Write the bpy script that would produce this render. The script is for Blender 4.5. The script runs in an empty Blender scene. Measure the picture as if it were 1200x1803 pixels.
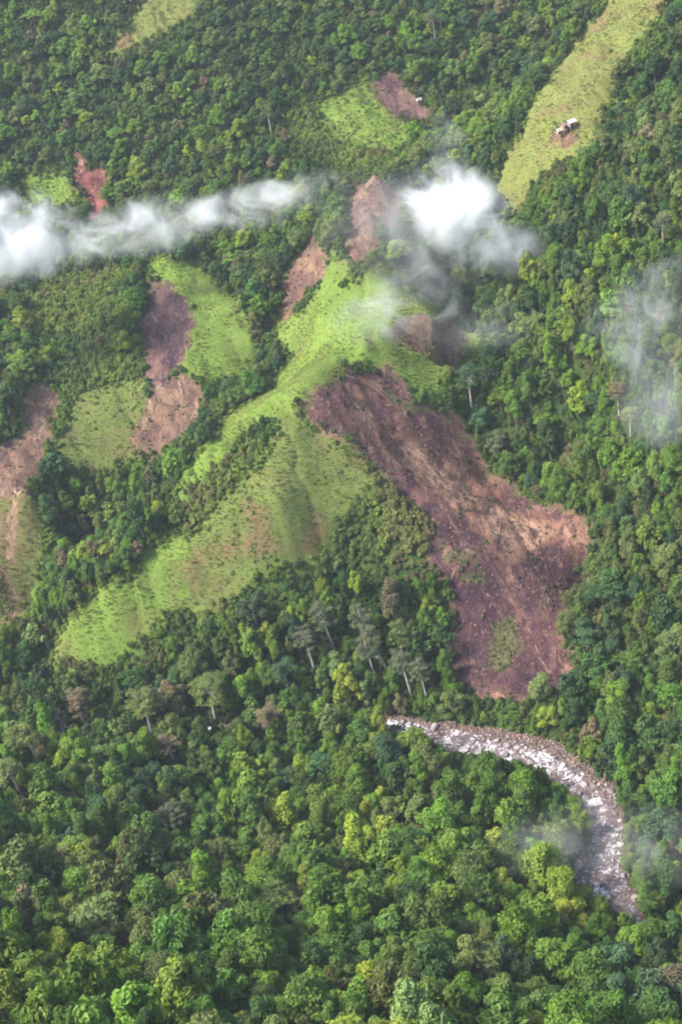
import bpy, bmesh, math, random
import numpy as np
from mathutils import Vector, Matrix, Euler

random.seed(7)
rng = np.random.default_rng(11)
scene = bpy.context.scene
COL = scene.collection

# ------------------------------------------------------------------ camera
CAM_H, PITCH, ROLL, FPX = 310.0, math.radians(28), math.radians(12), 2700.0
cam_d = bpy.data.cameras.new('camera')
cam_d.sensor_fit = 'HORIZONTAL'
cam_d.sensor_width = 36.0
cam_d.lens = 36.0 * FPX / 1200.0
cam_d.clip_start = 1.0
cam_d.clip_end = 6000.0
cam = bpy.data.objects.new('camera', cam_d)
COL.objects.link(cam)
cam.matrix_world = (Matrix.Translation((0, 0, CAM_H))
                    @ Matrix.Rotation(math.pi / 2 - PITCH, 4, 'X')
                    @ Matrix.Rotation(-ROLL, 4, 'Z'))
scene.camera = cam

# ------------------------------------------------------------------ sky, sun, exposure
SUN_EL, SUN_AZ = math.radians(50), math.radians(257)      # azimuth clockwise from +Y: behind and left of the viewer
world = bpy.data.worlds.new('World')
scene.world = world
world.use_nodes = True
wn = world.node_tree.nodes
sky = wn.new('ShaderNodeTexSky')
sky.sky_type = 'NISHITA'
sky.sun_disc = False
sky.sun_elevation = SUN_EL
sky.sun_rotation = SUN_AZ
sky.air_density = 1.0
sky.dust_density = 2.0
wn['Background'].inputs['Strength'].default_value = 0.15
world.node_tree.links.new(sky.outputs['Color'], wn['Background'].inputs['Color'])
sun_d = bpy.data.lights.new('sun', 'SUN')
sun_d.energy = 3.7
sun_d.angle = math.radians(14)
sun_d.color = (1.0, 0.96, 0.89)
sun = bpy.data.objects.new('sun', sun_d)
COL.objects.link(sun)
sdir = Vector((math.sin(SUN_AZ) * math.cos(SUN_EL), math.cos(SUN_AZ) * math.cos(SUN_EL), math.sin(SUN_EL)))
sun.rotation_euler = sdir.to_track_quat('Z', 'Y').to_euler()
sun.location = (0, 0, 600)
vs = scene.view_settings
vs.view_transform = 'Standard'
vs.look = 'None'
vs.gamma = 1.0
vs.use_curve_mapping = False
vs.exposure = 1.22
cy = scene.cycles
cy.max_bounces = 10
cy.diffuse_bounces = 3
cy.glossy_bounces = 2
cy.transmission_bounces = 3
cy.volume_bounces = 8
cy.transparent_max_bounces = 8
cy.use_denoising = True
cy.filter_width = 1.9
cy.volume_step_rate = 1.0
cy.volume_max_steps = 128
cy.use_adaptive_sampling = True
cy.adaptive_threshold = 0.035

# ------------------------------------------------------------------ helpers
def ray(px, py):
    a = (px - 600) / FPX
    b = -(py - 901.5) / FPX
    c, s = math.cos(ROLL), math.sin(ROLL)
    x, y = a * c + b * s, -a * s + b * c
    return np.array([x, math.cos(PITCH) + y * math.sin(PITCH), -math.sin(PITCH) + y * math.cos(PITCH)])

def at_depth(px, py, Y):
    d = ray(px, py)
    t = Y / d[1]
    return np.array([d[0] * t, Y, CAM_H + d[2] * t])

def project(p):
    """world points (n,3) -> pixels of the photograph and distance, used to choose and describe trees"""
    p = np.atleast_2d(p).astype(float)
    q = p - np.array([0, 0, CAM_H])
    fwd = q[:, 1] * math.cos(PITCH) - q[:, 2] * math.sin(PITCH)
    up = q[:, 1] * math.sin(PITCH) + q[:, 2] * math.cos(PITCH)
    x, y = q[:, 0] / fwd, up / fwd
    c, s = math.cos(ROLL), math.sin(ROLL)
    a, b = x * c - y * s, x * s + y * c
    return np.stack([600 + a * FPX, 901.5 - b * FPX], 1), fwd

def lattice(ix, iy, seed):
    h = (ix.astype(np.int64) * 374761393 + iy.astype(np.int64) * 668265263 + seed * 974711) & 0xffffffff
    h = ((h ^ (h >> 13)) * 1274126177) & 0xffffffff
    h = h ^ (h >> 16)
    return (h & 0xffff) / 65535.0 * 2 - 1

def vnoise(x, y, seed=0):
    x0, y0 = np.floor(x), np.floor(y)
    fx, fy = x - x0, y - y0
    fx, fy = fx * fx * fx * (fx * (fx * 6 - 15) + 10), fy * fy * fy * (fy * (fy * 6 - 15) + 10)
    x0, y0 = x0.astype(np.int64), y0.astype(np.int64)
    a, b = lattice(x0, y0, seed), lattice(x0 + 1, y0, seed)
    c, d = lattice(x0, y0 + 1, seed), lattice(x0 + 1, y0 + 1, seed)
    return (a * (1 - fx) + b * fx) * (1 - fy) + (c * (1 - fx) + d * fx) * fy

def fbm(x, y, scale, octaves=4, seed=0):
    v, amp, tot = 0, 1.0, 0
    for o in range(octaves):
        v = v + amp * vnoise(x / scale + 17.3 * o, y / scale - 9.1 * o, seed + o)
        tot += amp
        amp *= 0.5
        scale *= 0.5
    return v / tot

def inside(px, py, poly):
    poly = np.asarray(poly, float)
    r = np.zeros(np.shape(px), bool)
    x1, y1 = poly[:, 0], poly[:, 1]
    x2, y2 = np.roll(x1, -1), np.roll(y1, -1)
    for a, b, c, d in zip(x1, y1, x2, y2):
        if b == d:
            continue
        hit = (b > py) != (d > py)
        r ^= hit & (px < (c - a) * (py - b) / (d - b) + a)
    return r

# ------------------------------------------------------------------ terrain heights
CONTROL = [  # px, py, horizontal distance of ridges, gullies and slopes
    (0, 0, 850), (300, 0, 835), (600, 0, 820), (900, 0, 800), (0, 150, 815), (300, 150, 785), (600, 150, 770),
    (0, 300, 772), (300, 300, 740), (600, 280, 722), (900, 200, 740), (780, 250, 725), (850, 100, 775),
    (1100, 0, 690), (1040, 70, 672), (960, 170, 650), (900, 280, 640), (872, 365, 625), (1190, 0, 662), (1190, 150, 625),
    (1190, 300, 570), (1000, 300, 610), (1090, 170, 635), (1190, 600, 493), (1190, 750, 470), (1190, 900, 445), (1150, 1100, 420),
    (1000, 600, 536), (1000, 800, 516), (950, 700, 528), (1100, 700, 490), (1100, 450, 545), (950, 450, 586), (1100, 900, 460),
    (850, 450, 622), (830, 560, 602), (800, 700, 562),
    (660, 330, 642), (655, 400, 618), (650, 480, 595), (690, 590, 560), (645, 620, 551), (600, 650, 543), (565, 685, 531),
    (545, 640, 568), (510, 680, 552), (560, 560, 592), (590, 500, 603), (760, 560, 566), (790, 640, 550),
    (530, 720, 520), (470, 745, 527), (420, 770, 522), (370, 810, 517), (330, 850, 514), (330, 920, 503), (265, 975, 495), (200, 1030, 487), (140, 1100, 478), (95, 1170, 470),
    (450, 1150, 455), (300, 1150, 462), (600, 1000, 478), (700, 1050, 463), (720, 1200, 437), (500, 900, 488), (560, 800, 508), (550, 1200, 443),
    (575, 755, 513), (620, 800, 505), (690, 865, 490), (770, 930, 476), (785, 1030, 459), (800, 1130, 443),
    (620, 655, 548), (660, 660, 545), (720, 800, 514), (850, 900, 486), (1000, 930, 476), (900, 1050, 453), (850, 1215, 425), (990, 1190, 424), (930, 980, 467),
    (740, 712, 535), (850, 800, 527), (1030, 1000, 470), (905, 860, 506),
    (300, 870, 548), (150, 950, 547), (60, 1050, 525), (380, 720, 575), (440, 670, 590), (250, 910, 545),
    (290, 460, 670), (330, 500, 657), (400, 540, 632), (440, 590, 610), (330, 660, 600), (280, 800, 566), (250, 600, 628), (270, 520, 655), (300, 740, 582), (310, 600, 617),
    (460, 640, 605), (560, 420, 652), (490, 550, 622), (400, 450, 695), (200, 420, 710), (520, 400, 680), (450, 480, 672),
    (150, 480, 695), (0, 480, 705), (0, 700, 610), (60, 670, 612), (50, 880, 545), (0, 1100, 500), (150, 700, 602), (150, 800, 574), (0, 900, 545), (150, 600, 645),
]
LOW = [  # px, py, height: river corridor and the near slope
    (640, 1268, 2.5), (710, 1283, 2), (850, 1318, 1.5), (1000, 1362, 1), (1078, 1450, .4), (1060, 1570, -.4), (1110, 1592, -.8),
    (1200, 1350, 10), (1200, 1500, 5), (1130, 1250, 9), (1060, 1260, 4), (900, 1260, 4),
    (0, 1500, 35), (0, 1803, 76), (300, 1803, 66), (600, 1803, 52), (900, 1803, 34), (1200, 1803, 17), (1200, 1650, 2),
    (300, 1500, 18), (600, 1500, 9), (900, 1500, 5), (900, 1400, 3), (600, 1350, 5), (300, 1350, 11), (0, 1350, 21), (450, 1285, 4.5), (0, 1250, 14), (250, 1280, 7),
    (300, 1650, 42), (600, 1650, 30), (900, 1650, 17), (1050, 1680, 9),
]
EXTRA = [(150, 735, 122), (175, 735, 140), (-250, 450, 22), (-250, 600, 72), (-260, 850, 205), (-200, 250, 100), (-230, 350, 50),
         (260, 300, 35), (260, 450, 85), (260, 600, 150), (260, 800, 225), (-220, 980, 290), (0, 980, 285), (250, 980, 300),
         (-150, 150, 128), (0, 150, 104), (200, 150, 76), (84, 290, -1), (130, 268, -2), (215, 240, -3), (200, 345, 14), (180, 700, 165), (230, 690, 185)]
cp = [at_depth(*c) for c in CONTROL]
for px, py, z in LOW:
    d = ray(px, py)
    t = (z - CAM_H) / d[2]
    cp.append(np.array([d[0] * t, d[1] * t, z]))
cp += [np.array(e, float) for e in EXTRA]
cp = np.array(cp)

class RBF:
    def __init__(self, P, V):
        self.P = P
        n = len(P)
        A = np.zeros((n + 3, n + 3))
        r = np.hypot(P[:, None, 0] - P[None, :, 0], P[:, None, 1] - P[None, :, 1])
        A[:n, :n] = -r + np.eye(n) * .8
        A[:n, n] = 1
        A[:n, n + 1:] = P / 100
        A[n:, :n] = A[:n, n:].T
        self.w = np.linalg.solve(A, np.concatenate([V, np.zeros(3)]))
    def __call__(self, x, y):
        sh = np.shape(x)
        x, y = np.ravel(x), np.ravel(y)
        v = self.w[-3] + self.w[-2] * x / 100 + self.w[-1] * y / 100
        for (a, b), w in zip(self.P, self.w[:-3]):
            v = v - w * np.hypot(x - a, y - b)
        return v.reshape(sh)
base_height = RBF(cp[:, :2], cp[:, 2])

# river: centreline pixels -> world points on the valley floor
RIVER_PX = [(560, 1258, 2.8, 1.0), (640, 1264, 2.5, 1.2), (712, 1283, 2, 4.0), (780, 1298, 1.8, 5.5), (850, 1314, 1.5, 6), (930, 1334, 1.2, 6), (1000, 1362, 1, 5.5), (1050, 1405, .7, 4.8),
            (1068, 1450, .4, 4.6), (1070, 1495, .1, 5.2), (1048, 1535, -.2, 7), (1056, 1562, -.5, 6.5), (1086, 1584, -.8, 4)]
rv = []
for px, py, z, hw in RIVER_PX:
    d = ray(px, py)
    t = (z - CAM_H) / d[2]
    rv.append((d[0] * t, d[1] * t, z, hw))
rv = [(-130, 455, 11, 1.0), (-60, 437, 5, 1.2)] + rv + [(56, 306, -1.2, 1.6), (84, 290, -1.6, 2.2), (130, 268, -2.5, 2.2), (215, 240, -3.5, 3)]
rv = np.array(rv)
seg = np.concatenate([[0], np.cumsum(np.hypot(*np.diff(rv[:, :2], axis=0).T))])
RS = np.arange(0, seg[-1], 1.5)
RC = np.stack([np.interp(RS, seg, rv[:, k]) for k in range(4)], 1)
for _ in range(6):                                   # round the corners of the traced line
    RC[1:-1] = (RC[:-2] + 2 * RC[1:-1] + RC[2:]) / 4

GS = 1.1                                             # grid spacing in metres
GX = np.arange(-235, 262, GS)
GY = np.arange(170, 985, GS)
MX, MY = np.meshgrid(GX, GY)
Z = base_height(MX, MY)
def box_mean(a, n):
    for ax in (0, 1):
        p = np.concatenate([np.repeat(np.take(a, [0], ax), n + 1, ax), a, np.repeat(np.take(a, [-1], ax), n, ax)], ax)
        c = np.cumsum(p, ax)
        m_ = a.shape[ax]
        a = (np.take(c, range(2 * n + 1, 2 * n + 1 + m_), ax) - np.take(c, range(0, m_), ax)) / (2 * n + 1)
    return a
broad = box_mean(box_mean(Z, 28), 28)                 # sharpen spurs and gullies against the broad slope
Z = Z + .6 * np.clip((MY - 405) / 60, 0, 1) * np.clip((640 - MY) / 60 + 1, .35, 1) * (Z - broad)
Z += 4.0 * fbm(MX, MY, 46, 4, 3) * np.clip((MY - 300) / 120, .35, 1) + 0.5 * fbm(MX, MY, 6, 3, 31)
def river_field(x, y):
    d = np.full(np.shape(x), 1e9)
    zz = np.zeros(np.shape(x))
    hw = np.ones(np.shape(x))
    for a, b, z, w in RC[::2]:
        q = np.hypot(x - a, y - b)
        m = q < d
        d[m] = q[m]
        zz[m] = z
        hw[m] = w
    return d, zz, hw
near_r = (MY < 480)
rd, rz, rw = np.full(Z.shape, 1e9), np.zeros(Z.shape), np.ones(Z.shape)
rd[near_r], rz[near_r], rw[near_r] = river_field(MX[near_r], MY[near_r])
k = np.clip((rd - rw) / 11.0, 0, 1)
k = k * k * (3 - 2 * k)
bed = rz - 0.9 * np.clip(1 - rd / (rw + .5), 0, 1) + 0.35 * fbm(MX, MY, 4, 3, 77)
Z = np.where(rd < rw + 11, bed * (1 - k) + np.maximum(Z, rz + .6) * k, Z)

def sample(A, x, y):
    u = np.clip((np.asarray(x) - GX[0]) / GS, 0, len(GX) - 1.001)
    v = np.clip((np.asarray(y) - GY[0]) / GS, 0, len(GY) - 1.001)
    i, j = u.astype(int), v.astype(int)
    fu, fv = u - i, v - j
    return (A[j, i] * (1 - fu) + A[j, i + 1] * fu) * (1 - fv) + (A[j + 1, i] * (1 - fu) + A[j + 1, i + 1] * fu) * fv

def ground_at(px, py, lift=0.0, Zf=None):
    """where the line of sight through a photo pixel meets the ground (raised by lift): world x, y, z of the ground below"""
    Zf = Z if Zf is None else Zf
    d = ray(px, py)
    Y = np.arange(185, 975, .8)
    x = Y * d[0] / d[1]
    zr = CAM_H + Y * d[2] / d[1]
    g = sample(Zf, x, Y) + lift
    hit = np.nonzero(zr <= g)[0]
    i = hit[0] if len(hit) else len(Y) - 1
    return np.array([x[i], Y[i], sample(Zf, x[i], Y[i])])

# ------------------------------------------------------------------ openings in the forest (outlines traced on the ground)
BARE = {
 'main': [(528, 725), (560, 690), (600, 655), (640, 650), (668, 640), (700, 665), (715, 700), (760, 722), (800, 740), (825, 780), (850, 830), (900, 860), (960, 885), (1010, 905), (1040, 940), (1030, 985), (1022, 1030), (990, 1070), (985, 1120), (1005, 1190), (1010, 1225), (940, 1240), (850, 1245), (800, 1220), (795, 1130), (785, 1060), (768, 1000), (765, 930), (720, 890), (660, 850), (620, 790), (560, 755)],
 'left_upper': [(262, 492), (300, 490), (325, 520), (340, 550), (335, 590), (315, 640), (312, 665), (270, 690), (250, 660), (250, 600), (240, 580), (250, 530)],
 'left_lower': [(270, 680), (330, 668), (357, 700), (350, 740), (315, 775), (280, 812), (240, 812), (225, 790), (245, 745), (262, 710)],
 'edge_left': [(60, 668), (104, 690), (95, 740), (75, 790), (62, 850), (50, 885), (10, 890), (-140, 880), (-140, 800), (0, 790), (30, 780), (38, 730)],
 'ridge_top': [(640, 318), (680, 322), (712, 360), (695, 400), (672, 450), (630, 468), (612, 450), (617, 400), (610, 350)],
 'upper_gully': [(555, 398), (582, 450), (562, 500), (525, 545), (485, 552), (500, 500), (530, 445)],
 'spur_patch': [(718, 545), (800, 568), (818, 605), (802, 636), (760, 625), (688, 596), (700, 560)],
 'hut_yard': [(968, 252), (984, 230), (1004, 218), (1022, 226), (1014, 246), (990, 264)],
 'far_slope': [(682, 120), (715, 148), (762, 195), (745, 218), (705, 208), (670, 172), (658, 140)],
 'red': [(132, 248), (150, 280), (185, 310), (188, 345), (175, 388), (155, 388), (148, 350), (124, 318), (128, 290)],
}
GRASS = {
 'spur': [(600, 520), (640, 470), (670, 478), (700, 510), (770, 545), (840, 560), (850, 610), (812, 650), (770, 690), (735, 695), (700, 660), (640, 640), (590, 650), (560, 690), (528, 725), (505, 740), (440, 745), (390, 790), (335, 850), (318, 845), (400, 735), (470, 690), (500, 640), (490, 600), (470, 560), (500, 545), (540, 545), (585, 450), (620, 468)],
 'left_hill': [(250, 480), (285, 450), (335, 462), (380, 495), (448, 565), (462, 625), (430, 662), (335, 680), (310, 650), (335, 590), (340, 545), (300, 490)],
 'yellow': [(130, 690), (190, 668), (252, 665), (264, 715), (228, 790), (238, 818), (160, 825), (100, 808), (112, 745)],
 'crest': [(296, 885), (330, 838), (385, 776), (400, 752), (440, 728), (500, 695), (545, 650), (562, 690), (528, 725), (500, 738), (450, 752), (400, 792), (348, 852), (318, 890)],
 'apex': [(500, 735), (540, 742), (620, 800), (665, 862), (640, 890), (605, 905), (590, 970), (520, 1010), (440, 1035), (340, 1085), (300, 1060), (300, 1000), (345, 945), (390, 880), (440, 830), (470, 790)],
 'strip': [(320, 935), (350, 945), (338, 1010), (322, 1060), (270, 1112), (190, 1188), (85, 1175), (105, 1115), (200, 1030)],
 'right_ridge': [(1085, -20), (1200, -20), (1140, 60), (1095, 105), (1078, 180), (1040, 250), (1005, 292), (940, 335), (912, 385), (885, 385), (862, 350), (895, 270), (950, 165), (1005, 85)],
 'right_strip': [(1130, 150), (1145, 160), (1095, 215), (1080, 215)],
 'top_left': [(250, -20), (360, -20), (335, 28), (290, 62), (250, 75), (205, 105), (172, 112), (205, 65), (235, 20)],
 'far_meadow': [(545, 192), (600, 160), (640, 130), (662, 150), (700, 205), (730, 245), (690, 270), (620, 266), (565, 240)],
 'edge_grass': [(-150, 870), (55, 870), (85, 930), (92, 970), (72, 1020), (40, 1090), (-150, 1150)],
 'mist_meadow': [(45, 310), (120, 300), (128, 330), (148, 365), (80, 375), (40, 345)],
 'corner_meadow': [(118, -20), (152, -20), (142, 18), (115, 14)],
}
SCRUB = [[(560, 965), (600, 900), (665, 862), (762, 930), (775, 1000), (700, 1015), (620, 1005), (560, 1015), (480, 1015), (430, 1005), (500, 990)],
         [(375, 800), (460, 765), (470, 790), (440, 830), (390, 880), (350, 945), (325, 930), (345, 870)], [(320, 1060), (370, 1040), (430, 1020), (400, 1060), (330, 1110)],
         [(500, 195), (545, 185), (560, 240), (620, 268), (700, 275), (640, 300), (560, 290), (505, 255)], [(110, 640), (190, 620), (250, 640), (255, 690), (150, 695), (105, 760), (90, 700)], [(60, 495), (140, 480), (225, 485), (235, 540), (165, 590), (110, 600), (45, 580)]]
ZONES = {   # patches inside the big scar: dark wet debris, pale fresh soil, greenery left standing
 'dark': [[(770, 1000), (860, 975), (960, 960), (1030, 985), (1022, 1030), (990, 1070), (1010, 1225), (800, 1225), (790, 1060)], [(640, 650), (668, 640), (700, 665), (715, 700), (800, 740), (830, 800), (790, 790), (720, 745), (660, 680)],
          [(600, 700), (650, 760), (740, 850), (770, 900), (745, 905), (660, 850), (600, 770)], [(250, 520), (335, 560), (330, 600), (312, 655), (255, 600)]],
 'pale': [[(860, 890), (930, 895), (985, 935), (930, 960), (905, 1000), (880, 960), (850, 930)], [(700, 760), (760, 800), (850, 890), (800, 890), (740, 830)], [(610, 700), (660, 730), (640, 790), (600, 740)], [(1000, 905), (1040, 940), (1025, 985), (960, 920)]],
 'green': [[(862, 1085), (905, 1085), (908, 1140), (890, 1190), (868, 1190), (858, 1130)], [(660, 672), (690, 700), (725, 712), (690, 715), (650, 690)], [(570, 745), (640, 790), (700, 865), (660, 850), (610, 790)], [(775, 955), (860, 950), (850, 968), (775, 975)], [(815, 1000), (850, 1000), (850, 1025), (810, 1020)]],
}
PATH_PX = [(34, 890), (24, 925), (30, 965), (26, 1000), (14, 1040), (10, 1070), (2, 1110)]
def to_ground(poly):
    pts = []
    for (a, b), (c, d) in zip(poly, poly[1:] + poly[:1]):
        n = max(1, int(math.hypot(c - a, d - b) / 25))
        for i in range(n):
            pts.append(ground_at(a + (c - a) * i / n, b + (d - b) * i / n)[:2])
    return pts
WX = MX + 4.5 * fbm(MX, MY, 13, 4, 50) + 1.2 * rng.normal(size=MX.shape) * .6
WY = MY + 4.5 * fbm(MX, MY, 13, 4, 60) + 1.2 * rng.normal(size=MX.shape) * .6
REGION = np.zeros(MX.shape, np.int32)               # 0 forest floor, 1.. grass, 101.. bare
names = {}
for i, (k_, poly) in enumerate(GRASS.items()):
    names[1 + i] = k_
    REGION[inside(WX, WY, to_ground(poly))] = 1 + i
for i, (k_, poly) in enumerate(BARE.items()):
    names[101 + i] = k_
    REGION[inside(WX, WY, to_ground(poly))] = 101 + i
pw = np.array([ground_at(*q)[:2] for q in PATH_PX])
pd = np.full(MX.shape, 1e9)
for (a, b), (c, d) in zip(pw[:-1], pw[1:]):
    for u in np.linspace(0, 1, 30):
        pd = np.minimum(pd, np.hypot(WX - a - (c - a) * u, WY - b - (d - b) * u))
REGION[pd < 1.25 + .6 * fbm(MX, MY, 6, 2, 15)] = 150
bankd = rd - rw
REGION[(bankd < (2.6 + 2.2 * fbm(MX, MY, 9, 2, 90)) * np.clip(rw / 5, .1, 1))] = 200

def blur(a, n):
    for _ in range(n):
        p = np.pad(a, 1, mode='edge')
        a = (p[:-2, 1:-1] + p[2:, 1:-1] + p[1:-1, :-2] + p[1:-1, 2:] + 2 * p[1:-1, 1:-1]) / 6
    return a
ZM = {}
for k_, polys in ZONES.items():
    a = np.zeros(MX.shape)
    for poly in polys:
        a[inside(WX, WY, to_ground(poly))] = 1
    ZM[k_] = blur(a, 5)
scrub_m = np.zeros(MX.shape)
for poly in SCRUB:
    scrub_m[inside(WX, WY, to_ground(poly))] = 1
scrub_m = blur(scrub_m, 3)
bare_m = blur(((REGION > 100) & (REGION < 200)).astype(float), 2)
grass_m = blur(((REGION > 0) & (REGION < 100)).astype(float), 14)
soil_m = np.maximum(blur(((REGION > 100) & (REGION < 120)).astype(float), 14), blur((REGION == 150).astype(float), 1))
open_m = blur((REGION > 0).astype(float), 2)
rough = blur(((REGION > 100) & (REGION < 200)).astype(float), 6)
rill = np.abs(vnoise(MX / 7 + 0.3 * MY / 7, MY / 22, 401)) * 1.6
Z = Z - rough * 1.6 + rough * (0.9 * fbm(MX, MY, 5, 3, 300) + 0.7 * rill + 0.35 * fbm(MX, MY, 1.9, 2, 310))
Z -= np.clip(grass_m, 0, 1) * 1.6 * np.clip(.35 - np.abs(vnoise(MX / 9 + .25 * MY / 9 + .6 * fbm(MX, MY, 12, 2, 9), MY / 45, 611)), 0, 1) * 2
Z += grass_m * 0.12 * fbm(MX, MY, 3.2, 2, 500)

# ------------------------------------------------------------------ material helpers
def material(name):
    m = bpy.data.materials.new(name)
    m.use_nodes = True
    nt = m.node_tree
    nt.nodes.clear()
    out = nt.nodes.new('ShaderNodeOutputMaterial')
    return m, nt, out
def N(nt, kind, inputs=None, **props):
    n = nt.nodes.new(kind)
    for a, b in props.items():
        setattr(n, a, b)
    for a, b in (inputs or {}).items():
        if isinstance(b, bpy.types.NodeSocket):
            nt.links.new(b, n.inputs[a])
        else:
            n.inputs[a].default_value = b
    return n
def ramp(nt, fac, stops):
    n = nt.nodes.new('ShaderNodeValToRGB')
    cr = n.color_ramp
    while len(cr.elements) < len(stops):
        cr.elements.new(0.5)
    for e, (p, c) in zip(cr.elements, stops):
        e.position = p
        e.color = (c, c, c, 1) if not hasattr(c, '__len__') else (*c, 1)
    nt.links.new(fac, n.inputs['Fac'])
    return n.outputs['Color']
def noise(nt, vec, scale, detail=3, rough=0.55, dist=0.0):
    return N(nt, 'ShaderNodeTexNoise', {'Vector': vec, 'Scale': scale, 'Detail': detail, 'Roughness': rough, 'Distortion': dist}).outputs['Fac']
def mix(nt, fac, a, b, mode='MIX'):
    n = N(nt, 'ShaderNodeMix', data_type='RGBA', blend_type=mode)
    for s, v in ((n.inputs[0], fac), (n.inputs[6], a), (n.inputs[7], b)):
        if isinstance(v, bpy.types.NodeSocket):
            nt.links.new(v, s)
        else:
            s.default_value = (*v, 1) if hasattr(v, '__len__') else v
    return n.outputs[2]
def math_n(nt, op, a, b=0.0, clamp=False):
    n = N(nt, 'ShaderNodeMath', operation=op, use_clamp=clamp)
    for i, v in enumerate((a, b)):
        if isinstance(v, bpy.types.NodeSocket):
            nt.links.new(v, n.inputs[i])
        else:
            n.inputs[i].default_value = v
    return n.outputs[0]
def position(nt):
    return N(nt, 'ShaderNodeNewGeometry').outputs['Position']
def mapped(nt, vec, scale=(1, 1, 1), rot=(0, 0, 0)):
    return N(nt, 'ShaderNodeMapping', {'Vector': vec, 'Scale': scale, 'Rotation': rot}).outputs['Vector']

# forest floor: leaf litter, low green cover
def floor_material():
    m, nt, out = material('forest_floor')
    p = position(nt)
    c = ramp(nt, noise(nt, p, 0.12, 5, .6), [(.3, (.028, .030, .014)), (.5, (.035, .060, .016)), (.66, (.055, .095, .022)), (.8, (.075, .070, .035))])
    c = mix(nt, ramp(nt, noise(nt, p, 1.1, 4), [(.35, 0.), (.7, .8)]), c, (.030, .055, .012))
    g = N(nt, 'ShaderNodeAttribute', attribute_name='grass').outputs['Fac']
    c = mix(nt, ramp(nt, math_n(nt, 'ADD', g, math_n(nt, 'SUBTRACT', noise(nt, p, .3, 4, .7), .5)), [(.05, 0.), (.35, 1.)]), c, (.095, .145, .026))
    g = N(nt, 'ShaderNodeAttribute', attribute_name='soil').outputs['Fac']
    c = mix(nt, ramp(nt, math_n(nt, 'ADD', g, math_n(nt, 'SUBTRACT', noise(nt, p, .35, 4, .7), .5)), [(.2, 0.), (.45, 1.)]), c, (.15, .095, .055))
    b = N(nt, 'ShaderNodeBump', {'Height': noise(nt, p, 1.6, 6), 'Strength': .9, 'Distance': .6})
    s = N(nt, 'ShaderNodeBsdfPrincipled', {'Base Color': c, 'Roughness': .95, 'Specular IOR Level': .1, 'Normal': b.outputs['Normal']})
    nt.links.new(s.outputs[0], out.inputs['Surface'])
    return m

def grass_colour(nt, p, greens):
    c = ramp(nt, noise(nt, p, 0.055, 4, .6, .6), greens)
    c = mix(nt, ramp(nt, noise(nt, p, .5, 5, .65), [(.32, 0.), (.72, .75)]), c, tuple(v * .8 for v in greens[1][1]))
    return mix(nt, ramp(nt, noise(nt, p, 2.3, 3), [(.55, 0.), (.8, .5)]), c, tuple(min(1, v * 1.35) for v in greens[2][1]))
PAL = {   # dry / mid / bright greens of each meadow
 'fresh': [(.34, (.150, .140, .040)), (.44, (.118, .172, .030)), (.57, (.146, .220, .034)), (.72, (.200, .235, .050))],
 'olive': [(.37, (.165, .105, .052)), (.44, (.112, .124, .034)), (.56, (.122, .164, .034)), (.72, (.168, .182, .048))],
 'dry':   [(.36, (.190, .118, .066)), (.45, (.150, .150, .044)), (.56, (.156, .186, .042)), (.72, (.206, .200, .060))],
}
def grass_material(name, pal):
    m, nt, out = material(name)
    p = position(nt)
    c = grass_colour(nt, p, PAL[pal])
    g = N(nt, 'ShaderNodeAttribute', attribute_name='soil').outputs['Fac']
    c = mix(nt, ramp(nt, math_n(nt, 'ADD', g, math_n(nt, 'MULTIPLY', math_n(nt, 'SUBTRACT', noise(nt, p, .16, 6, .75, .6), .5), 1.5)), [(.22, 0.), (.42, .9)]), c, (.19, .115, .066))
    b = N(nt, 'ShaderNodeBump', {'Height': noise(nt, p, .9, 5, .7), 'Strength': .7, 'Distance': .6})
    s = N(nt, 'ShaderNodeBsdfPrincipled', {'Base Color': c, 'Roughness': .9, 'Specular IOR Level': .15, 'Normal': b.outputs['Normal']})
    nt.links.new(s.outputs[0], out.inputs['Surface'])
    return m

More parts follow.
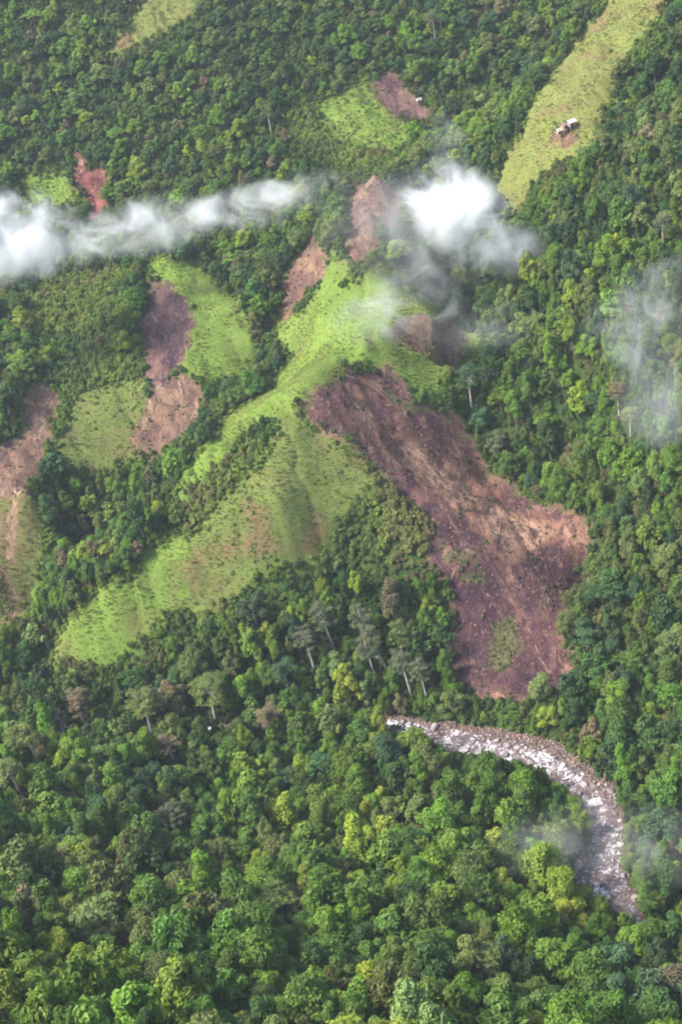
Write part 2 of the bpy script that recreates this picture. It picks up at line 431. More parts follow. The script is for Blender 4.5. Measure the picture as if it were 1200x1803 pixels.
def earth_material(name, cols, green=.75, tan=.55):
    dark, mid, warm, pale = cols
    m, nt, out = material(name)
    p = position(nt)
    zone = {z_: N(nt, 'ShaderNodeAttribute', attribute_name='zone_' + z_).outputs['Fac'] for z_ in ('dark', 'pale', 'green')}
    flow = mapped(nt, p, (1, .5, .6), (0, 0, .35))
    big = noise(nt, flow, .055, 5, .66, 1.0)
    big = math_n(nt, 'ADD', big, math_n(nt, 'SUBTRACT', math_n(nt, 'MULTIPLY', zone['pale'], .25), math_n(nt, 'MULTIPLY', zone['dark'], .16)))
    c = ramp(nt, big, [(.32, dark), (.45, mid), (.57, warm), (.78, pale)])
    streak = noise(nt, mapped(nt, p, (1, .45, .5), (0, 0, .45)), .17, 6, .75, 1.4)
    c = mix(nt, ramp(nt, streak, [(.47, 0.), (.58, .9)]), c, dark)
    c = mix(nt, ramp(nt, noise(nt, flow, .16, 6, .78, .8), [(.55, 0.), (.64, tan)]), c, pale)
    so = N(nt, 'ShaderNodeAttribute', attribute_name='soil').outputs['Fac']
    rim = math_n(nt, 'MULTIPLY', math_n(nt, 'SUBTRACT', 1.0, so, True), .30)
    gr = math_n(nt, 'ADD', math_n(nt, 'ADD', noise(nt, p, .13, 6, .75, .4), rim), math_n(nt, 'MULTIPLY', zone['green'], .30))
    c = mix(nt, ramp(nt, gr, [(.60, 0.), (.72, green)]), c, (.105, .115, .036))
    c = mix(nt, ramp(nt, noise(nt, p, 1.2, 4, .7), [(.52, 0.), (.70, .8)]), c, tuple(v * .5 for v in dark))
    c = mix(nt, ramp(nt, noise(nt, p, 1.0, 3, .6), [(.64, 0.), (.72, .7)]), c, tuple(min(1., v * 1.25) for v in pale))
    b = N(nt, 'ShaderNodeBump', {'Height': noise(nt, p, .8, 6, .72), 'Strength': 1.0, 'Distance': 1.3})
    s = N(nt, 'ShaderNodeBsdfPrincipled', {'Base Color': c, 'Roughness': .85, 'Specular IOR Level': .2, 'Normal': b.outputs['Normal']})
    nt.links.new(s.outputs[0], out.inputs['Surface'])
    return m
EARTH = {
 'main': ((.070, .032, .040), (.158, .076, .064), (.262, .130, .086), (.46, .27, .175)),
 'brown': ((.105, .058, .048), (.190, .100, .068), (.250, .145, .090), (.38, .25, .16)),
 'purple': ((.056, .030, .038), (.130, .066, .066), (.200, .105, .085), (.30, .18, .14)),
 'path': ((.26, .16, .09), (.36, .23, .13), (.44, .29, .17), (.5, .36, .24)),
 'red': ((.090, .026, .024), (.190, .062, .050), (.290, .105, .075), (.50, .33, .25)),
}
def bed_material():
    m, nt, out = material('river_bed')
    p = position(nt)
    c = ramp(nt, noise(nt, p, .5, 5, .65), [(.3, (.070, .045, .040)), (.48, (.16, .098, .070)), (.6, (.26, .165, .11)), (.75, (.40, .31, .26))])
    v = N(nt, 'ShaderNodeTexVoronoi', {'Vector': p, 'Scale': 1.1}).outputs['Distance']
    c = mix(nt, ramp(nt, v, [(.25, 0.), (.6, .75)]), c, (.055, .036, .034))
    b = N(nt, 'ShaderNodeBump', {'Height': v, 'Strength': 1.0, 'Distance': .8}, invert=True)
    s = N(nt, 'ShaderNodeBsdfPrincipled', {'Base Color': c, 'Roughness': .7, 'Normal': b.outputs['Normal']})
    nt.links.new(s.outputs[0], out.inputs['Surface'])
    return m
M_FLOOR = floor_material()
M_GRASS = {k: grass_material('meadow_' + k, k) for k in PAL}
M_EARTH = {k: earth_material('earth_' + k, v) for k, v in EARTH.items()}
M_BED = bed_material()

# ------------------------------------------------------------------ terrain meshes, one per patch of ground, edge to edge
ny, nx = Z.shape
vid = np.arange(ny * nx).reshape(ny, nx)
quads = np.stack([vid[:-1, :-1], vid[:-1, 1:], vid[1:, 1:], vid[1:, :-1]], -1).reshape(-1, 4)
qreg = REGION[:-1, :-1].reshape(-1)
allv = np.stack([MX, MY, Z], -1).reshape(-1, 3)
def mesh_np(name, verts, faces, smooth=True, floats=None, mats=None, midx=None):
    me = bpy.data.meshes.new(name)
    nv, (nf, k) = len(verts), faces.shape
    me.vertices.add(nv)
    me.vertices.foreach_set('co', np.asarray(verts, np.float32).ravel())
    me.loops.add(nf * k)
    me.loops.foreach_set('vertex_index', np.asarray(faces, np.int32).ravel())
    me.polygons.add(nf)
    me.polygons.foreach_set('loop_start', np.arange(0, nf * k, k, dtype=np.int32))
    me.polygons.foreach_set('loop_total', np.full(nf, k, np.int32))
    me.polygons.foreach_set('use_smooth', np.full(nf, smooth, bool))
    if midx is not None:
        me.polygons.foreach_set('material_index', np.asarray(midx, np.int32))
    me.update(calc_edges=True)
    for nm, (dom, arr) in (floats or {}).items():
        a = me.attributes.new(nm, 'FLOAT', dom)
        a.data.foreach_set('value', np.asarray(arr, np.float32).ravel())
    for m in mats or []:
        me.materials.append(m)
    return me
def link(name, data, parent=None, **props):
    o = bpy.data.objects.new(name, data)
    COL.objects.link(o)
    if parent is not None:
        o.parent = parent
    for a, b in props.items():
        o[a] = b
    return o
def patch(name, sel, mat, label):
    f = quads[sel]
    u, inv = np.unique(f, return_inverse=True)
    me = mesh_np(name, allv[u], inv.reshape(-1, 4), True, {'grass': ('POINT', grass_m.reshape(-1)[u]), 'soil': ('POINT', soil_m.reshape(-1)[u]), **{'zone_' + z_: ('POINT', ZM[z_].reshape(-1)[u]) for z_ in ZM}}, [mat])
    return link(name, me, kind='structure', label=label)
patch('forest_floor', qreg == 0, M_FLOOR, 'dark mountain ground under the forest on all slopes')
GLOOK = {
 'spur': ('fresh', 'bright green grass along the steep central spur above the big landslide'),
 'left_hill': ('fresh', 'green grassy shoulder beside the left landslide scar'),
 'yellow': ('olive', 'yellowish scrubby grass between the two left landslide scars'),
 'apex': ('olive', 'broad triangular olive scrub and grass face below the spur tip'),
 'crest': ('fresh', 'thin bright grass crest running down left from the spur tip'),
 'strip': ('fresh', 'smooth bright green grass slope at the lower left of the spur'),
 'right_ridge': ('dry', 'long yellow-green grass ridge carrying the huts'),
 'right_strip': ('olive', 'thin grass strip in the forest right of the grass ridge'),
 'top_left': ('dry', 'tongue of dry grass at the top left of the mountainside'),
 'far_meadow': ('fresh', 'green meadow patch below the small brown scar on the far slope'),
 'edge_grass': ('dry', 'dry grass slope with a footpath at the left edge'),
 'mist_meadow': ('fresh', 'small green clearing beside the red scar above the mist'),
 'corner_meadow': ('olive', 'tiny yellow-green clearing at the top edge'),
}
ELOOK = {
 'main': ('main', 'large reddish brown landslide scar running from the spur down to the river'),
 'left_upper': ('purple', 'dark purple brown upper scar beside the grassy left shoulder'),
 'left_lower': ('brown', 'light brown debris fan below the left scar'),
 'edge_left': ('brown', 'brown bare strip at the left edge above the dry grass'),
 'ridge_top': ('brown', 'pinkish brown bare slope at the top of the spur under mist'),
 'upper_gully': ('brown', 'narrow brown scar left of the upper spur'),
 'spur_patch': ('brown', 'small bare brown patch on the right flank of the grassy spur'),
 'hut_yard': ('brown', 'trodden brown yard around the huts on the grass ridge'),
 'far_slope': ('purple', 'small purple brown scar high on the far slope'),
 'red': ('red', 'narrow red rocky scar above the left mist bank'),
}
for r, nm in names.items():
    if not (qreg == r).any():
        print('EMPTY REGION', nm)
        continue
    if r < 100:
        patch('grass_slope', qreg == r, M_GRASS[GLOOK[nm][0]], GLOOK[nm][1])
    else:
        patch('ground' if nm == 'hut_yard' else 'landslide_scar', qreg == r, M_EARTH[ELOOK[nm][0]], ELOOK[nm][1])
patch('path', qreg == 150, M_EARTH['path'], 'narrow tan footpath down the dry grass at the left edge')
patch('river_bed', qreg == 200, M_BED, 'stony brown bed and gravel banks of the river')

# ------------------------------------------------------------------ river water
def water_material():
    m, nt, out = material('river_water')
    p = position(nt)
    n1 = noise(nt, p, .16, 4, .6, .8)
    n2 = noise(nt, p, 1.0, 4, .65, .6)
    foam = math_n(nt, 'ADD', math_n(nt, 'MULTIPLY', n1, .75), math_n(nt, 'MULTIPLY', n2, .6))
    foam = ramp(nt, foam, [(.70, 0.), (.84, 1.)])
    c = ramp(nt, noise(nt, p, .4, 4), [(.3, (.060, .044, .042)), (.55, (.15, .11, .105)), (.75, (.28, .22, .21))])
    c = mix(nt, foam, c, (.82, .80, .81))
    b = N(nt, 'ShaderNodeBump', {'Height': n2, 'Strength': .8, 'Distance': .5})
    rgh = ramp(nt, foam, [(0., .16), (1., .75)])
    s = N(nt, 'ShaderNodeBsdfPrincipled', {'Base Color': c, 'Roughness': rgh, 'IOR': 1.33, 'Normal': b.outputs['Normal']})
    nt.links.new(s.outputs[0], out.inputs['Surface'])
    return m
tan = np.gradient(RC[:, :2], axis=0)
tan /= np.linalg.norm(tan, axis=1)[:, None]
nor = np.stack([-tan[:, 1], tan[:, 0]], 1)
US = np.linspace(-1, 1, 23)
wv = []
for i in range(len(RC)):
    wob = 1.5 * vnoise(np.array([i / 9.]), np.array([3.]), 5)[0]
    for u in US:
        w = RC[i, 3] * .86 + (wob if u > 0 else -wob * .7) * abs(u)
        wv.append((*(RC[i, :2] + nor[i] * u * w), RC[i, 2] - .12))
wv = np.array(wv)
wv[:, 2] += .22 * fbm(wv[:, 0], wv[:, 1], 3.5, 3, 200)
nu = len(US)
wid = np.arange(len(RC) * nu).reshape(len(RC), nu)
wq = np.stack([wid[:-1, :-1], wid[1:, :-1], wid[1:, 1:], wid[:-1, 1:]], -1).reshape(-1, 4)
link('river', mesh_np('river', wv, wq, True, None, [water_material()]), kind='structure', label='shallow white-water river bending round the near forest')

# ------------------------------------------------------------------ leaf and bark materials
def leaf_material(name='leaf'):
    m, nt, out = material(name)
    t = N(nt, 'ShaderNodeAttribute', attribute_type='INSTANCER', attribute_name='tint').outputs['Color']
    v = N(nt, 'ShaderNodeAttribute', attribute_type='GEOMETRY', attribute_name='shade').outputs['Fac']
    c = mix(nt, 1.0, t, ramp(nt, v, [(0., (.62, .60, .55)), (.5, (1., 1., 1.)), (1., (1.5, 1.38, 1.25))]), 'MULTIPLY')
    s = N(nt, 'ShaderNodeBsdfPrincipled', {'Base Color': c, 'Roughness': .55, 'Specular IOR Level': .25})
    tr = N(nt, 'ShaderNodeBsdfTranslucent', {'Color': mix(nt, 1.0, c, (1.0, 1.15, .55), 'MULTIPLY')})
    mx = N(nt, 'ShaderNodeMixShader', {0: .22, 1: s.outputs[0], 2: tr.outputs[0]})
    nt.links.new(mx.outputs[0], out.inputs['Surface'])
    return m
def bark_material(name, a, b):
    m, nt, out = material(name)
    p = N(nt, 'ShaderNodeTexCoord').outputs['Object']
    c = ramp(nt, noise(nt, mapped(nt, p, (1, 1, .25)), 2.5, 4), [(.35, a), (.65, b)])
    s = N(nt, 'ShaderNodeBsdfPrincipled', {'Base Color': c, 'Roughness': .85})
    nt.links.new(s.outputs[0], out.inputs['Surface'])
    return m
M_LEAF = leaf_material()
M_BARK = bark_material('bark', (.075, .058, .045), (.16, .13, .11))
M_PALE = bark_material('pale_bark', (.26, .21, .18), (.48, .42, .38))

# ------------------------------------------------------------------ tree prototypes
ICO_V, ICO_F = None, None
def ico(sub):
    bm = bmesh.new()
    bmesh.ops.create_icosphere(bm, subdivisions=sub, radius=1.0)
    v = np.array([q.co[:] for q in bm.verts])
    f = np.array([[q.index for q in g.verts] for g in bm.faces])
    bm.free()
    return v, f
ICO1 = ico(1)
ICO2 = ico(2)

def leaf_quads(P, Nn, size, r):
    """kite-shaped sprays of leaves at points P facing Nn"""
    n = len(P)
    a = r.normal(size=(n, 3))
    Nn = Nn / np.linalg.norm(Nn, axis=1)[:, None]
    u = np.cross(Nn, a)
    u /= np.linalg.norm(u, axis=1)[:, None] + 1e-9
    w = np.cross(Nn, u)
    L = size * r.uniform(.65, 1.35, n)[:, None]
    W = L * r.uniform(.38, .62, n)[:, None]
    droop = -Nn * L * r.uniform(0., .3, n)[:, None]
    v = np.stack([P - u * L * .5 + droop, P + w * W * .5, P + u * L * .55 + droop, P - w * W * .5], 1)
    return v.reshape(-1, 3), np.arange(n * 4).reshape(n, 4)

def build_crown(seed, R, Hc, base, lobes, leaf, per_lobe, flat=.8, lob=(.26, .40), top=.15, open_=0.0, droop=0.0, core=.72, ragged=.0):
    """crown: rounded leafy lobes on a dome of radius R and height Hc starting at height base"""
    r = np.random.default_rng(seed)
    V, F, S, off = [], [], [], 0
    cs = []
    tries = 0
    while len(cs) < lobes and tries < 4000:
        tries += 1
        th = r.uniform(0, 2 * math.pi)
        q = math.sqrt(r.uniform(0, 1))
        edge = .80 + .2 * math.sin(3 * th + seed) + .12 * math.sin(5 * th + 2 * seed)
        rad = q * R * .78 * edge
        zz = base + Hc * (top + (1 - top) * math.sqrt(max(0, 1 - q * q)) * r.uniform(.78 - ragged, 1.08))
        c = np.array([rad * math.cos(th), rad * math.sin(th), zz])
        lr = R * r.uniform(*lob) * (1.12 - .3 * q)
        if all(np.linalg.norm(c - d) > .62 * min(lr, e) + open_ * R * .2 for d, e, *_ in cs):
            cs.append((c, lr, r.uniform(-.30, .30)))
    for c, lr, tone in cs:
        n = int(per_lobe * (lr / (R * .33)) ** 2)
        d = r.normal(size=(n, 3))
        d /= np.linalg.norm(d, axis=1)[:, None]
        d[:, 2] = np.where(d[:, 2] < -.35, -d[:, 2], d[:, 2])
        sc = np.array([1, 1, flat])
        bump = 1 + .16 * np.sin(d[:, 0] * 7 + seed) * np.sin(d[:, 1] * 6 + c[0]) + .1 * np.sin(d[:, 2] * 9 + c[1])
        P = c + d * sc * lr * (bump * r.uniform(.80, 1.06, n))[:, None]
        Nn = d * 1.0 + np.array([0, 0, .55]) + r.normal(size=(n, 3)) * .45
        P[:, 2] -= droop * (d[:, 0] ** 2 + d[:, 1] ** 2) * lr
        v, f = leaf_quads(P, Nn, leaf, r)
        V.append(v); F.append(f + off); off += len(v)
        S.append(np.clip(.5 + tone + r.normal(size=n) * .16, 0, 1))
        if core > 0:
            iv, fi = ICO1
            jig = 1 + r.normal(size=(len(iv), 1)) * .08
            v = c + iv * jig * sc * lr * core
            f4 = np.concatenate([fi, fi[:, 2:3]], 1)
            V.append(v); F.append(f4 + off); off += len(v)
            S.append(np.full(len(f4), .5 + tone))
    return np.concatenate(V), np.concatenate(F), np.concatenate(S), cs

def tube(pts, radii, sides=6):
    pts = np.asarray(pts, float)
    V, F = [], []
    for i, p in enumerate(pts):
        t = pts[min(i + 1, len(pts) - 1)] - pts[max(i - 1, 0)]
        t /= np.linalg.norm(t) + 1e-9
        a = np.cross(t, [0.31, .95, .05])
        a /= np.linalg.norm(a) + 1e-9
        b = np.cross(t, a)
        for s in range(sides):
            g = 2 * math.pi * s / sides
            V.append(p + (a * math.cos(g) + b * math.sin(g)) * radii[i])
    for i in range(len(pts) - 1):
        for s in range(sides):
            F.append((i * sides + s, i * sides + (s + 1) % sides, (i + 1) * sides + (s + 1) % sides, (i + 1) * sides + s))
    return np.array(V), np.array(F)

def build_trunk(seed, height, rad, cs, limbs=6, lean=.04):
    r = np.random.default_rng(seed + 500)
    bend = r.normal(size=2) * height * lean
    pts = [np.array([bend[0] * t * t, bend[1] * t * t, -1.5 + (height + 1.5) * t]) for t in np.linspace(0, 1, 6)]
    V, F = tube(pts, np.linspace(rad * 1.25, rad * .55, 6))
    Vs, Fs, off = [V], [F], len(V)
    for c, lr, _ in sorted(cs, key=lambda q: -q[1])[:limbs]:
        s = pts[4] * r.uniform(.75, 1.0)
        mid = s * .45 + c * .55 + np.array([0, 0, -.12 * lr])
        v, f = tube([s, mid, c], [rad * .5, rad * .36, rad * .16], 5)
        Vs.append(v); Fs.append(f + off); off += len(v)
    return np.concatenate(Vs), np.concatenate(Fs)

PROTO = {}
def proto(key, trunk_h, trunk_r, bark, limbs=6, lean=.04, **kw):
    V, F, S, cs = build_crown(**kw)
    tv, tf = build_trunk(kw['seed'], trunk_h, trunk_r, cs, limbs, lean)
    crown = mesh_np('crown', V, F, False, {'shade': ('FACE', S)}, [M_LEAF])
    trunk = mesh_np('trunk', tv, tf, True, None, [bark])
    both = mesh_np(key, np.concatenate([V, tv]), np.concatenate([F, tf + len(V)]), False,
                   {'shade': ('FACE', np.concatenate([S, np.full(len(tf), .5)]))}, [M_LEAF, bark],
                   np.concatenate([np.zeros(len(F)), np.ones(len(tf))]))
    PROTO[key] = dict(crown=crown, trunk=trunk, both=both, R=kw['R'], top=kw['base'] + kw['Hc'], mid=kw['base'] + .55 * kw['Hc'])
for i in range(7):      # irregular rainforest crowns of distinct leafy clumps
    proto('domed_tree_%d' % i, 5.5 + i % 3, .26, M_BARK, seed=20 + i, R=4.6, Hc=5.4 + .6 * (i % 2), base=2.2 + .5 * (i % 3), lobes=19 + 2 * i, leaf=.50 + .08 * (i % 3), per_lobe=210, lob=(.20, .36), flat=.85, top=.0, open_=.22, core=.62, ragged=.5)
for i in range(3):      # wide spreading crowns in flat layers
    proto('spreading_tree_%d' % i, 7, .34, M_BARK, seed=60 + i, R=7.0, Hc=4.2, base=5.5, lobes=48, leaf=.50, per_lobe=150, lob=(.12, .20), flat=.5, top=.1, open_=.2, core=.5, ragged=.25)
for i in range(3):      # narrow tall crowns
    proto('tall_tree_%d' % i, 8, .24, M_BARK, seed=80 + i, R=3.0, Hc=7.5, base=3.0, lobes=20, leaf=.50, per_lobe=170, lob=(.28, .46), flat=.95, top=.02, open_=.25, core=.62, ragged=.4)
for i in range(3):      # pale-trunked emergent trees with thin grey-green crowns
    proto('pale_tree_%d' % i, 19, .30, M_PALE, limbs=12, lean=.03, seed=100 + i, R=4.6, Hc=9.5, base=11.5, lobes=42, leaf=.40, per_lobe=150, lob=(.17, .28), flat=.85, top=.0, open_=.25, core=.4, ragged=.45)
for i in range(4):      # shrubs
    proto('shrub_%d' % i, .8, .08, M_BARK, limbs=2, seed=120 + i, R=1.6, Hc=1.5, base=.1, lobes=9, leaf=.40, per_lobe=60, lob=(.28, .46), flat=.85, top=.0, core=.65, ragged=.5)
for i in range(2):      # loose crown of drooping plumes
    proto('feathery_tree_%d' % i, 5.0, .20, M_BARK, seed=140 + i, R=3.8, Hc=4.6, base=2.6, lobes=28, leaf=.80, per_lobe=75, lob=(.2, .32), flat=.7, top=.0, open_=.2, droop=.35, core=.5, ragged=.45)

TINTS = {   # leaf colours
 'deep green': (0.052, 0.109, 0.026), 'dark green': (0.036, 0.078, 0.023), 'mid green': (0.088, 0.161, 0.026), 'fresh green': (0.130, 0.224, 0.026),
 'bright yellow-green': (0.202, 0.276, 0.031), 'olive green': (.125, .165, .042), 'grey-green': (0.122, 0.148, 0.078), 'pale green': (0.159, 0.218, 0.062),
 'brownish': (0.176, 0.146, 0.075), 'blue-green': (0.060, 0.117, 0.047),
}

# ------------------------------------------------------------------ where trees stand
def open_pixel(pix):
    r = np.zeros(len(pix), bool)
    for poly in list(BARE.values()) + list(GRASS.values()) + SCRUB:
        r |= inside(pix[:, 0], pix[:, 1], poly)
    return r
slope_y, slope_x = np.gradient(Z, GS)

SPECIAL = [  # crown-centre pixel, kind, crown radius in metres, colour, label tail
    (300, 1432, 'spreading_tree_0', 8.0, 'grey-green', 'large layered grey-green tree below the leaning pale trunks'),
    (165, 1605, 'spreading_tree_1', 9.5, 'pale green', 'wide flat-topped pale green tree on the near left slope'),
    (480, 1575, 'spreading_tree_2', 7.5, 'pale green', 'pale green flat crown in the middle of the near forest'),
    (385, 1490, 'spreading_tree_1', 7.0, 'olive green', 'olive flat-topped tree uphill of the wide pale green crown'),
    (840, 1690, 'domed_tree_2', 9.0, 'olive green', 'very large olive domed crown on the near slope below the river bend'),
    (975, 1690, 'domed_tree_4', 7.5, 'fresh green', 'large fresh green tree beside the very large olive crown'),
    (905, 1580, 'domed_tree_0', 7.0, 'fresh green', 'fresh green domed tree by the near bank of the lower bend'),
    (690, 1420, 'domed_tree_1', 6.0, 'olive green', 'olive domed tree midway between river and near slope'),
    (950, 1205, 'domed_tree_3', 6.2, 'pale green', 'round pale green tree at the foot of the big landslide'),
    (965, 1258, 'domed_tree_5', 4.8, 'bright yellow-green', 'small yellow-green tree just below the round pale green one'),
    (1040, 1283, 'feathery_tree_0', 4.8, 'brownish', 'brownish thin-leaved tree right of the landslide foot above the river'),
    (1072, 1030, 'domed_tree_2', 8.5, 'deep green', 'large deep green dome right of the lower landslide'),
    (1030, 1115, 'domed_tree_0', 7.5, 'blue-green', 'broad blue-green crown overhanging the right edge of the landslide'),
    (1110, 1160, 'spreading_tree_0', 7.5, 'mid green', 'spreading mid green tree on the right slope above the river'),
    (1165, 1450, 'domed_tree_1', 7.5, 'blue-green', 'blue-green crown on the right bank beside the rapids'),
    (1170, 1545, 'domed_tree_3', 7.0, 'deep green', 'dark crown on the right bank at the lower river bend'),
    (1150, 1645, 'domed_tree_6', 6.5, 'mid green', 'tree hiding the river where it leaves the lower pool'),
    (1195, 1630, 'domed_tree_2', 6.0, 'deep green', 'deep green tree at the right edge below the lower pool'),
    (1110, 1650, 'domed_tree_5', 5.5, 'fresh green', 'fresh green tree in front of the lower pool'),
    (875, 775, 'domed_tree_1', 6.0, 'grey-green', 'grey-green round tree at the right edge of the upper landslide'),
    (955, 740, 'spreading_tree_2', 6.5, 'fresh green', 'bright flat crown in the forest right of the landslide'),
    (740, 480, 'domed_tree_0', 6.5, 'grey-green', 'grey-green tree beside the misty spur crest'),
]
PALE = [  # crown-centre pixel of the pale-trunked trees, crown radius, height scale, colour, label
    (250, 1232, 6.2, .95, 'olive green', 'tall olive tree with a short white trunk at the foot of the grass face'),
    (362, 1205, 7.0, .95, 'olive green', 'broad olive tree with a leaning white trunk, tallest at the grass foot'),
    (138, 1232, 5.0, .9, 'brownish', 'half-bare pinkish tree with forked pale trunk left of the olive tree'),
    (52, 1282, 5.0, 1.0, 'olive green', 'thin olive tree with long pale trunk near the left edge'),
    (18, 1345, 4.5, .8, 'olive green', 'pale-trunked tree at the very left edge'),
    (105, 1262, 3.2, .8, 'grey-green', 'slim pale-trunked tree between the pinkish and the thin olive trees'),
    (300, 1310, 4.6, .55, 'brownish', 'low brownish half-bare tree under the broad olive tree'),
    (575, 1080, 5.0, 1.0, 'grey-green', 'grey-green pale-trunked tree, uppermost of the stand left of the landslide'),
    (632, 1092, 4.2, 1.0, 'grey-green', 'second pale-trunked tree of the stand left of the landslide'),
    (668, 1112, 4.0, 1.05, 'grey-green', 'third pale-trunked tree of the stand left of the landslide'),
    (700, 1115, 4.2, 1.0, 'olive green', 'olive pale-trunked tree nearest the landslide edge in the stand'),
    (650, 1140, 4.0, .9, 'grey-green', 'grey crown in the middle of the pale-trunked stand'),
    (712, 1165, 4.4, .9, 'grey-green', 'grey crown with long leaning trunk at the lower end of the stand'),
    (742, 1180, 4.0, .8, 'grey-green', 'lowest pale-trunked tree of the stand, nearest the river'),
    (540, 1120, 4.4, .9, 'grey-green', 'grey-green tree left of the pale-trunked stand'),
    (500, 1175, 4.6, .8, 'blue-green', 'dark blue-green tree with hidden pale trunk below the stand'),
    (820, 655, 5.0, .9, 'blue-green', 'dark tree with a white trunk beside the upper landslide'),
    (1162, 385, 3.6, .8, 'grey-green', 'slim pale-trunked tree on the right forest slope'),
    (465, 1250, 4.2, .7, 'brownish', 'brownish thin tree at the hidden bend left of the river'),
    (760, 30, 3.4, .8, 'grey-green', 'pale-trunked tree near the top edge of the far slope'),
    (468, 190, 3.4, .8, 'olive green', 'lone pale-trunked tree in the far forest'),
    (120, 1500, 3.4, .8, 'brownish', 'small pale-trunked brownish tree on the near left slope'),
    (1085, 690, 4.0, .6, 'brownish', 'brownish half-bare tree in the right forest'),
    (1105, 725, 3.6, .6, 'pale green', 'pale yellowish thin tree beside the half-bare one in the right forest'),
]
trees = []      # dict(pos, kind, scale vec, rot, tint name, tint, label)
def add_tree(x, y, z, kind, R, tint, jitter=.16, hs=1.0, label=None, rot=None):
    c = np.array(TINTS[tint]) * rng.uniform(1 - jitter, 1 + jitter) * rng.uniform(1 - jitter * .5, 1 + jitter * .5, 3)
    s = R / PROTO[kind]['R']
    trees.append(dict(pos=(x, y, z - .2), kind=kind, s=(s, s, s * hs), rot=(rng.normal() * .04, rng.normal() * .04, rng.uniform(0, 6.28)) if rot is None else rot,
                      tint=c, tone=tint, label=label, R=R))
def crown_mid(kind, R, hs=1.0):
    return PROTO[kind]['mid'] * R / PROTO[kind]['R'] * hs
for px, py, kind, R, tone, label in SPECIAL:
    g = ground_at(px, py, crown_mid(kind, R, .9))
    add_tree(*g, kind, R, tone, .05, .9, label)
for i, (px, py, R, hs, tone, label) in enumerate(PALE):
    kind = 'pale_tree_%d' % (i % 3)
    R *= 1.35
    hs2 = hs * 4.6 / R                               # keep the trunk height whatever the crown's width
    g = ground_at(px, py, crown_mid(kind, R, hs2))
    add_tree(*g, kind, R, tone, .05, hs2, label, rot=(rng.normal() * .05, -.10 + rng.normal() * .05, rng.uniform(0, 6.28)))

cell = {}
def too_close(x, y, r):
    a, b = int(x // 8), int(y // 8)
    for i in range(a - 2, a + 3):
        for j in range(b - 2, b + 3):
            for (u, v, q) in cell.get((i, j), ()):
                if (u - x) ** 2 + (v - y) ** 2 < (r + q) ** 2:
                    return True
    return False
def put(x, y, r):
    cell.setdefault((int(x // 8), int(y // 8)), []).append((x, y, r))
for t in trees:
    put(t['pos'][0], t['pos'][1], t['R'] * (.35 if 'pale' in t['kind'] else .62))
n_special = len(trees)
n_c = 160000
cx, cyy = rng.uniform(GX[0] + 3, GX[-1] - 3, n_c), rng.uniform(GY[0] + 3, 960, n_c)
cz = sample(Z, cx, cyy)
pix, dist = project(np.stack([cx, cyy, cz], 1))
mg = 330
keep = (pix[:, 0] > -mg) & (pix[:, 0] < 1200 + mg) & (pix[:, 1] > -mg) & (pix[:, 1] < 1803 + 260)
keep &= (sample(open_m, cx, cyy) < .3) & (sample(scrub_m, cx, cyy) < .4)
cx, cyy, cz, pix = cx[keep], cyy[keep], cz[keep], pix[keep]
size_n = fbm(cx, cyy, 26, 3, 700)
tone_n = fbm(cx, cyy, 38, 3, 800) + .45 * rng.normal(size=len(cx))
pick = rng.uniform(size=len(cx))
big = rng.uniform(size=len(cx))
order = np.argsort(-(big))                            # large crowns claim their ground first
near = np.clip((430 - cyy) / 200, 0, 1)
gully = fbm(cx, cyy, 60, 2, 900)
cand = []
for i in order:
    R = 1.7 + (2.6 + .5 * near[i]) * big[i] ** 3 + .45 * size_n[i] + 1.2 * near[i] + (2.0 if big[i] > .978 else 0)
    p = pick[i]
    kind = ('domed_tree_%d' % int(p * 1000 % 7) if p < .66 else 'tall_tree_%d' % int(p * 1000 % 3) if p < .78 and R < 4.6 and cyy[i] < 600
            else 'feathery_tree_%d' % int(p * 1000 % 2) if p < .90 else 'spreading_tree_%d' % int(p * 1000 % 3))
    if kind.startswith('spread'):
        R *= 1.15
    if too_close(cx[i], cyy[i], R * .54):
        continue
    hs = rng.uniform(.85, 1.3) * (1.1 if R > 4 else 1.3) * np.interp(cyy[i], [480, 680], [1., .72])
    cand.append((i, kind, R, hs))
    put(cx[i], cyy[i], R * .54)
tops = np.array([[cx[i], cyy[i], cz[i] + crown_mid(k_, R, hs)] for i, k_, R, hs in cand])
tpx, tdist = project(tops)
blocked = open_pixel(tpx)
hi = np.array([[cx[i], cyy[i], cz[i] + PROTO[k_]['top'] * R / PROTO[k_]['R'] * hs * .93] for i, k_, R, hs in cand])
blocked |= open_pixel(project(hi)[0])
RIVER_VIEW = [(705, 1270), (790, 1282), (880, 1298), (960, 1318), (1010, 1338), (1035, 1372), (1092, 1385), (1100, 1450), (1098, 1520), (1120, 1575), (1118, 1598), (1060, 1585), (1010, 1552), (1015, 1515), (1045, 1475), (1048, 1435), (1010, 1400), (960, 1362), (905, 1335), (860, 1322), (800, 1338), (770, 1312)]
blocked |= inside(tpx[:, 0], tpx[:, 1], RIVER_VIEW) | inside(*project(hi)[0].T, RIVER_VIEW)
sm = np.array([[t['pos'][0], t['pos'][1], t['pos'][2] + PROTO[t['kind']]['mid'] * t['s'][2]] for t in trees])
spx, sdist = project(sm)
for (qx, qy), dd, t in zip(spx, sdist, trees):        # nothing grows close in front of the marked trees
    rr = t['R'] * FPX / dd
    low = 1.5 if 'pale' in t['kind'] else .9
    blocked |= (np.abs(tpx[:, 0] - qx - .15 * rr) < .85 * rr) & (tpx[:, 1] > qy - .8 * rr) & (tpx[:, 1] < qy + low * rr) & (tdist < dd + 1)
FRESH = ['fresh green', 'bright yellow-green', 'mid green', 'mid green', 'fresh green']
